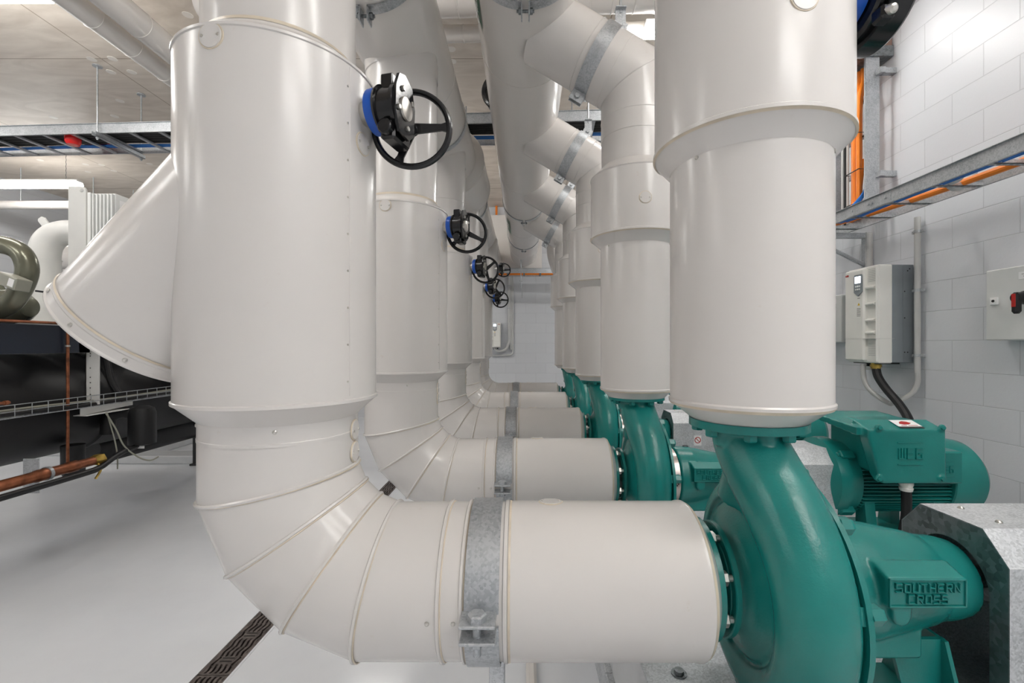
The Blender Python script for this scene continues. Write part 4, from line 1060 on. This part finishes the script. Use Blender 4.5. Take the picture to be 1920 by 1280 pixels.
for Y in (4.44, 4.95):
    part(MB().cyl((-4.2, Y, 3.47), (-4.2, Y, ZC), .007, 8).lathe((-4.2, Y, ZC - .01), (0, 0, 1), [(0, .04), (.01, .04)], 14).hexb((-4.2, Y, 3.49), (0, 0, -1), .014, .012), 'rod', 'galv', t)
t = thing('alarm_beacon', 'red alarm beacon fixed under the crossing tray', 'beacon', (-4.62, 4.62, 3.40))
c = at(137, 262, 4.62)
part(MB().lathe(c + Vector((0, 0, .085)), (0, 0, -1), [(0, .078), (.03, .078), (.032, .066), (.05, .07)], 28), 'base', 'red', t)
part(MB().lathe(c + Vector((0, 0, .035)), (0, 0, -1), [(0, .068), (.06, .064), (.09, .05), (.094, .0)], 28), 'lens', plain('red_lens', (.6, .01, .01), .1), t)
tag(MB().bbox((-4.72, 4.78, 3.60), (-4.46, 4.93, 3.64), .004).obj('junction_box', 'red'), 'flat red box on the crossing tray beside the beacon', 'junction box')
for k, (px, py, Y) in enumerate(((175, 332, 7.4), (250, 352, 8.0), (39, 356, 7.0))):
    top = at(px, py, Y); tag(MB().cyl((top.x, Y, top.z - .30), (top.x, Y, ZC), .007, 8).obj('threaded_rod', 'galv'), ['thin rod hanging from the ceiling above the white cabinet', 'thin rod hanging from the ceiling beside the front pipe branch', 'thin rod carrying the white pipe under the lamp'][k], 'rod')

def lamp(x0, x1, y, z, label, chain=True):
    t = thing('batten_lamp', label, 'ceiling lamp', ((x0 + x1) / 2, y, z), 'batten lamps')
    part(MB().bbox((x0, y - .045, z + .0555), (x1, y + .045, z + .09), .006), 'housing', 'white', t)
    b = MB().prism([(-.05, .055), (-.062, .03), (-.056, -.005), (-.03, -.022), (.03, -.022), (.056, -.005), (.062, .03), (.05, .055)], (x0 + .01, y, z), (0, 1, 0), (0, 0, 1), (1, 0, 0), x1 - x0 - .02); part(b, 'diffuser', 'lamp', t, 'lit diffuser')
    for x in (x0 + .2, x1 - .2):
        if chain: part(MB().tube([(x + .004 * (-1) ** k, y, z + .07 + (ZC - z - .07) * k / 14) for k in range(15)], .003, 5), 'chain', 'dgalv', t)
lamp(-7.75, -6.30, 6.4, 3.70, 'lit batten lamp hanging over the white pipe beyond the chiller')
lamp(-4.75, -3.30, 3.12, 3.86, 'lit batten lamp at the ceiling above the chiller')
lamp(.93, 2.38, 3.45, 3.83, 'lit batten lamp glimpsed between the sloping branch and the front discharge pipe')
for n_, (x0, y, z) in enumerate(((1.0, .45, 3.75), (1.0, -1.9, 3.75), (1.0, 6.4, 3.7), (.75, -.75, 3.7), (-4.75, .2, 3.86), (-7.75, -1.8, 3.8), (-7.75, .5, 3.8), (-2.55, 6.6, 3.75), (-7.75, 3.4, 3.8), (-2.6, 1.5, 3.62))):  # the aisle lamp behind the camera is an added fill for the pipe fronts
    lamp(x0, x0 + 1.45, y, z, ['lit batten lamp over the front motor', 'lit batten lamp behind the camera beside the block wall', 'lit batten lamp over the far motors', 'unseen batten lamp added behind the camera over the aisle for frontal fill', 'lit batten lamp over the near end of the chiller', 'lit batten lamp behind the camera on the chiller side', 'lit batten lamp over the far corner behind the chiller', 'lit batten lamp beyond the suction header', 'lit batten lamp at the west wall', 'lit batten lamp between the chiller and the suction header'][n_])

# ------------------------------------------------------------------ chiller
ch = thing('water_chiller', 'black water chiller with dark blue beam, olive compressor and white pipework', 'chiller', (-3.7, 3.6, 0))
part(MB().bbox((-3.34, .6, 1.39), (-3.26, 3.39, 1.585), .004).bbox((-4.3, 3.30, 1.39), (-3.26, 3.39, 1.585), .004), 'beam', 'navy', ch)
b = MB().lathe((-3.78, .5, .98), (0, 1, 0), [(0, .3), (.03, .37), (.06, .40), (3.2, .40), (3.21, .415), (3.24, .415), (3.25, .40), (5.0, .40), (5.04, .3)], 64); part(b, 'evaporator_shell', 'shell', ch)
b = MB().lathe((-3.95, .6, .5 + 1.3), (0, 1, 0), [(0, .2), (.05, .3), (2.4, .3), (2.5, .1)], 40); 
for Y in (.95, 5.42): part(MB().prism([(-.10, 0), (.10, 0), (.10, .66), (-.10, .66)], (-3.88, Y, .0), (1, 0, 0), (0, 0, 1), (0, 1, 0), .07).bbox((-4.0, Y - .03, 0), (-3.76, Y + .10, .02), .003), 'saddle', 'shell', ch)
part(MB().lathe((-3.42, 3.42, .44), (0, 0, 1), [(0, .03), (.015, .055), (.05, .07), (.25, .07)], 24), 'drain_boss', 'shell', ch)
part(MB().lathe((-3.9, 4.05, .51), (0, 1, 0), [(0, .1), (.03, .14), (.06, .155), (1.3, .155), (1.34, .1)], 40), 'lower_shell', 'shell', ch)
b = MB().box((-3.307, 3.40, 1.0), (-3.30, 3.46, 1.46)).box((-3.307, 3.40, 1.0), (-3.20, 3.404, 1.46)).box((-3.255, 3.395, 1.0), (-3.20, 3.402, 1.46)).mat(1)
for z in (1.03, 1.07, 1.12, 1.16, 1.20, 1.27, 1.36, 1.38): b.box((-3.268, 3.3935, z), (-3.262, 3.3955, z + .008))
part(b, 'slotted_post', ['white', 'blk'], ch)
part(MB().prism([(0, .0), (.44, .02), (.44, .065), (.1, .055), (0, .05)], (-3.25, 3.30, .93), (0, 1, 0), (0, 0, 1), (1, 0, 0), .006).bbox((-3.30, 3.30, .925), (-3.2, 3.74, .932), .001), 'foot_bracket', 'white', ch)
r_ = .03; pts = [(-3.335, 1.55), (-3.335, 2.61)] + [(-3.206 - r_ + r_ * math.sin(a), 2.61 - r_ + r_ * math.cos(a)) for a in (0, .5, 1.0, 1.57)] + [(-3.206, 1.55)]
b = MB().prism(pts, (0, 3.30, 0), (1, 0, 0), (0, 0, 1), (0, 1, 0), .012).mat(1).lathe((-3.236, 3.2995, 2.58), (0, -1, 0), [(0, .014), (.0005, .013)], 16); part(b, 'lifting_plate', ['white', 'grey'], ch)
# control cabinet with folded ribs
b = MB().bbox((-3.875, 4.02, 1.62), (-3.64, 4.7, 2.80), .004)
for k in range(6): b.bbox((-3.83 + .033 * k, 3.995, 1.63), (-3.815 + .033 * k, 4.03, 2.79), .003)
b.bbox((-3.875, 3.99, 1.62), (-3.835, 4.03, 2.80), .003)
cb = part(b, 'control_cabinet', 'cab', ch)
part(MB().box((-3.6395, 4.06, 2.45), (-3.638, 4.22, 2.75)), 'label_plate', 'wht', ch)
part(MB().bbox((-4.5, 3.42, 1.55), (-3.3, 5.2, 1.62), .004), 'deck', 'cab', ch)
# white discharge pipework
part(MB().tube([(-4.25, 4.0, 1.6), (-4.25, 4.0, 2.05), (-4.25, 4.0, 2.28), (-4.21, 4.02, 2.40), (-4.12, 4.06, 2.46), (-4.0, 4.12, 2.46), (-3.86, 4.2, 2.44)], .108, 28, smooth=6), 'white_gas_pipe', 'white', ch)
part(MB().lathe((-4.25, 4.0, 2.2), (0, 0, 1), [(0, .111), (.008, .111)], 28, (False, False)), 'weld_collar', 'white', ch)
part(MB().prism([(-.03, 0), (.03, 0), (.03, .11), (.018, .125), (-.018, .125), (-.03, .11)], (-4.19, 3.97, 2.47), Vector((.8, 0, .6)), Vector((-.6, 0, .8)), (0, 1, 0), .018), 'lifting_lug', 'white', ch)
part(MB().lathe((-3.98, 4.32, 1.62), (0, 0, 1), [(0, .16), (.5, .16), (.62, .155), (.72, .11), (.75, .03)], 32), 'oil_separator', 'white', ch)
# olive compressor
b = MB().tube([(-3.9, 2.9, 2.10), (-3.5, 2.9, 2.10), (-3.34, 2.9, 2.09), (-3.235, 2.9, 2.04), (-3.195, 2.9, 1.94), (-3.225, 2.9, 1.83), (-3.30, 2.9, 1.72), (-3.42, 2.9, 1.66), (-3.6, 2.9, 1.64)], .057, 24, smooth=6)
part(b, 'suction_bend', 'olive', ch, 'olive steel return bend')
part(MB().lathe((-4.1, 3.22, 1.72), (1, 0, 0), [(0, .1), (.02, .12), (.44, .12), (.52, .105), (.57, .07), (.585, .02)], 36), 'compressor_body', 'olive', ch)
part(MB().lathe((-4.6, 2.7, 1.84), (0, 1, 0), [(0, .2), (.05, .24), (1.1, .24), (1.2, .15)], 36), 'compressor_casing', 'olive', ch)
Rb = Matrix.Rotation(math.radians(18), 3, 'Y') @ Matrix.Rotation(math.radians(-14), 3, 'Z')
jb = part(MB().bbox((-3.235, 2.74, 1.80), (-3.055, 2.82, 1.875), .005, Rb), 'sensor_box', 'olivebox', ch)
bpart = MB().box((-3.115, 2.737, 1.815), (-3.065, 2.7395, 1.862), Rb, (-3.145, 2.78, 1.8375)); part(bpart, 'box_label', 'wht', ch)
part(MB().tube([(-3.08, 2.84, 1.79), (-3.03, 2.9, 1.78), (-3.0, 3.0, 1.76), (-3.02, 3.1, 1.70)], .006, 8, smooth=5), 'sensor_lead', 'blackm', ch)
part(MB().tube([(-3.33, 2.8, 1.75), (-3.35, 2.8, 1.68), (-3.33, 2.8, 1.60), (-3.31, 2.8, 1.58)], .006, 8, smooth=5), 'sensor_lead', 'wht', ch)
# copper lines
part(MB().tube([(-3.235, .8, 1.60), (-3.235, 2.7, 1.60), (-3.235, 3.16, 1.598), (-3.238, 3.2, 1.58), (-3.238, 3.2, 1.54), (-3.238, 3.2, .70), (-3.238, 3.19, .60), (-3.238, 3.10, .57), (-3.238, 2.98, .58), (-3.2, 2.93, .62)], .0095, 10, smooth=3), 'copper_line', 'copper', ch)
part(MB().lathe((-3.238, 3.2, 1.435), (0, 0, 1), [(0, .014), (.012, .014)], 10), 'pipe_clip', 'steel', ch)
part(MB().cyl((-3.16, .8, 1.095), (-3.16, 2.74, 1.095), .0105, 10).lathe((-3.16, 2.74, 1.095), (0, 1, 0), [(0, .014), (.02, .014), (.03, .008)], 12), 'copper_stub', 'copper', ch)
b = MB().lathe((-3.1, 1.0, .612), (0, 1, 0), [(0, .034), (1.85, .034), (1.86, .039), (1.93, .039), (1.94, .034), (2.05, .034), (2.06, .038), (2.12, .038), (2.14, .031), (2.27, .030)], 22); part(b, 'liquid_line', 'copper', ch)
b = MB().lathe((-3.1, 3.24, .612), (0, 1, 0), [(0, .033), (.03, .042), (.07, .042), (.08, .025)], 6).tube([(-3.08, 3.26, .59), (-3.05, 3.25, .55), (-3.06, 3.22, .49)], .008, 8, smooth=4); part(b, 'brass_valve', 'brass', ch)
part(MB().ring_strap((-3.1, 2.93, .612), (0, 1, 0), .036, .02, .008), 'pipe_clamp', 'galv', ch)
part(MB().box((-3.20, 2.88, .50), (-3.10, 2.886, .72)), 'clamp_plate', 'galvw', ch)
part(MB().tube([(-3.05, .8, .556), (-3.05, 2.6, .556), (-3.05, 3.1, .556), (-3.06, 3.25, .562), (-3.08, 3.38, .60), (-3.1, 3.5, .625), (-3.12, 3.62, .63), (-3.15, 3.7, .66)], .021, 12, smooth=4), 'oil_line', 'shell', ch)
for X, Y, z0, z1, r in ((-3.13, 3.70, .63, .95, .092), (-3.35, 4.75, .60, 1.0, .11)):
    b = MB().lathe((X, Y, z0), (0, 0, 1), [(0, .05), (.01, r), (.06, r + .002), (z1 - z0 - .06, r), (z1 - z0 - .02, r * .85), (z1 - z0, r * .45)], 28)
    b.tube([(X - .04, Y, z1 - .07), (X - .14, Y - .03, z1 - .05), (X - .22, Y - .05, z1 - .09), (X - .24, Y - .05, z1 - .22)], .05, 14, smooth=4); b.mat(1).box((X + .0, Y - r * .6, z0 - .02), (X + .06, Y - r * .6 + .004, z0)); part(b, 'filter_drier', ['shell', 'wht'], ch)
for k, (x0, y0) in enumerate(((-3.38, 3.62), (-3.42, 3.68), (-3.36, 3.95), (-3.38, 4.02), (-3.42, 4.10), (-3.44, 4.2), (-3.40, 4.35))):
    part(MB().tube([(x0, y0, 1.50), (x0 + .02, y0 + .01, 1.30), (x0 + .06, y0 + (.0 if k < 2 else .2), 1.16), (x0 + .1, y0 + (.02 if k < 2 else .4), 1.06)], .018, 8, smooth=4), 'hose', 'blackm', ch)
part(MB().tube([(-3.2, 3.45, .93), (-3.15, 3.48, .80), (-3.1, 3.5, .66), (-3.04, 3.56, .56), (-3.0, 3.62, .52), (-3.0, 3.7, .53)], .006, 6, smooth=5).tube([(-3.2, 3.46, .93), (-3.16, 3.48, .72), (-3.12, 3.46, .60), (-3.1, 3.44, .5)], .005, 6, smooth=5), 'sensor_lead', 'olivebox', ch)

# wire basket tray beside the chiller
t = thing('wire_tray', 'thin galvanised wire basket tray with cables running along the chiller', 'cable tray', (-3.3, 3.4, .99))
b = MB()
for x, z in ((-3.2, 1.072), (-3.2, 1.03), (-3.2, .99), (-3.25, .99), (-3.30, .99), (-3.35, .99), (-3.40, .99), (-3.40, 1.072)): b.tube([(x, .8, z), (x, 5.4, z)], .0032, 5)
for k in range(46):
    Y = .833 + .1 * k; b.tube([(-3.4, Y, 1.072), (-3.4, Y, .99), (-3.2, Y, .99), (-3.2, Y, 1.072)], .0027, 5)
part(b, 'wire_mesh', 'galv', t)
for k, (x, z, r, m) in enumerate(((-3.23, 1.008, .013, 'blackm'), (-3.26, 1.005, .010, 'olivebox'), (-3.28, 1.01, .012, 'blackm'), (-3.31, 1.006, .01, 'brown'), (-3.34, 1.01, .012, 'olivebox'), (-3.25, 1.03, .009, 'olivebox'), (-3.37, 1.01, .014, 'blackm'))):
    tag(MB().tube([(x + .006 * math.sin(q * 1.3 + k), .8 + .23 * q, z + .005 * math.sin(q + k)) for q in range(21)], r, 7, smooth=2).obj('tray_cable', m), {'blackm': 'black cable lying in the wire basket tray', 'olivebox': 'pale grey cable lying in the wire basket tray', 'brown': 'brown cable lying in the wire basket tray'}[m], 'cable', {'blackm': 'black cables in the wire tray', 'olivebox': 'pale cables in the wire tray', 'brown': 'brown cable in the wire tray'}[m])
# background pipework beyond the chiller
spiral('background_pipe', (-8.2, 7.0, 3.62), (-4.6, 7.0, 3.62), .065, 'slim white pipe hanging level under the far lamp', .9)
spiral('background_pipe', (-8.2, 7.2, 2.15), (-4.8, 7.2, 2.15), .09, 'white level pipe low behind the white gas pipe', .7)
spiral('background_pipe', (-6.45, 6.0, 2.62), (-4.9, 6.0, 2.62), .16, 'thick white level pipe behind the white gas pipe', 2)
tag(MB().lathe((-8.2 + .15, 8.2, 0), (0, 0, 1), [(0, .24), (3.4, .24), (3.42, .26), (3.5, .26)], 32).obj('clad_tank', 'cream2'), 'pale round clad vessel standing in the far corner', 'tank')
t = thing('far_chiller', 'grey boxed plant unit standing behind the chiller', 'chiller', (-5.6, 6.4, 0))
part(MB().bbox((-6.4, 5.9, .1), (-4.9, 7.6, 1.55), .02), 'casing', 'navy', t); part(MB().bbox((-6.45, 5.85, 0), (-4.85, 7.65, .1), .01), 'skid', 'conc', t)
# thin floor conduit strip below the front suction pipe
tag(MB().bbox((.012, .4, 0), (.058, 5.9, .035), .012).obj('floor_kerb_strip', 'cream2'), 'cream floor duct strip running under the suction pipes', 'floor duct')

# ------------------------------------------------------------------ camera, world, view
cam = bpy.data.cameras.new('camera'); co = bpy.data.objects.new('camera', cam); C.objects.link(co)
co.location = (0, 0, H); co.rotation_euler = (PI / 2, 0, 0)
cam.sensor_width = 36; cam.lens = F / 1920 * 36; cam.shift_x = -(CX - 960) / 1920; cam.shift_y = (CY - 640) / 1920; cam.clip_start = .02
S.camera = co
w = bpy.data.worlds.new('world'); S.world = w; w.use_nodes = True
w.node_tree.nodes['Background'].inputs[0].default_value = (.8, .85, .9, 1); w.node_tree.nodes['Background'].inputs[1].default_value = .3
S.view_settings.view_transform = 'Standard'; S.view_settings.look = 'None'; S.view_settings.gamma = 1; S.view_settings.use_curve_mapping = False
S.view_settings.exposure = .38
S.cycles.use_denoising = True
S.cycles.max_bounces = 8; S.cycles.diffuse_bounces = 5; S.cycles.glossy_bounces = 4
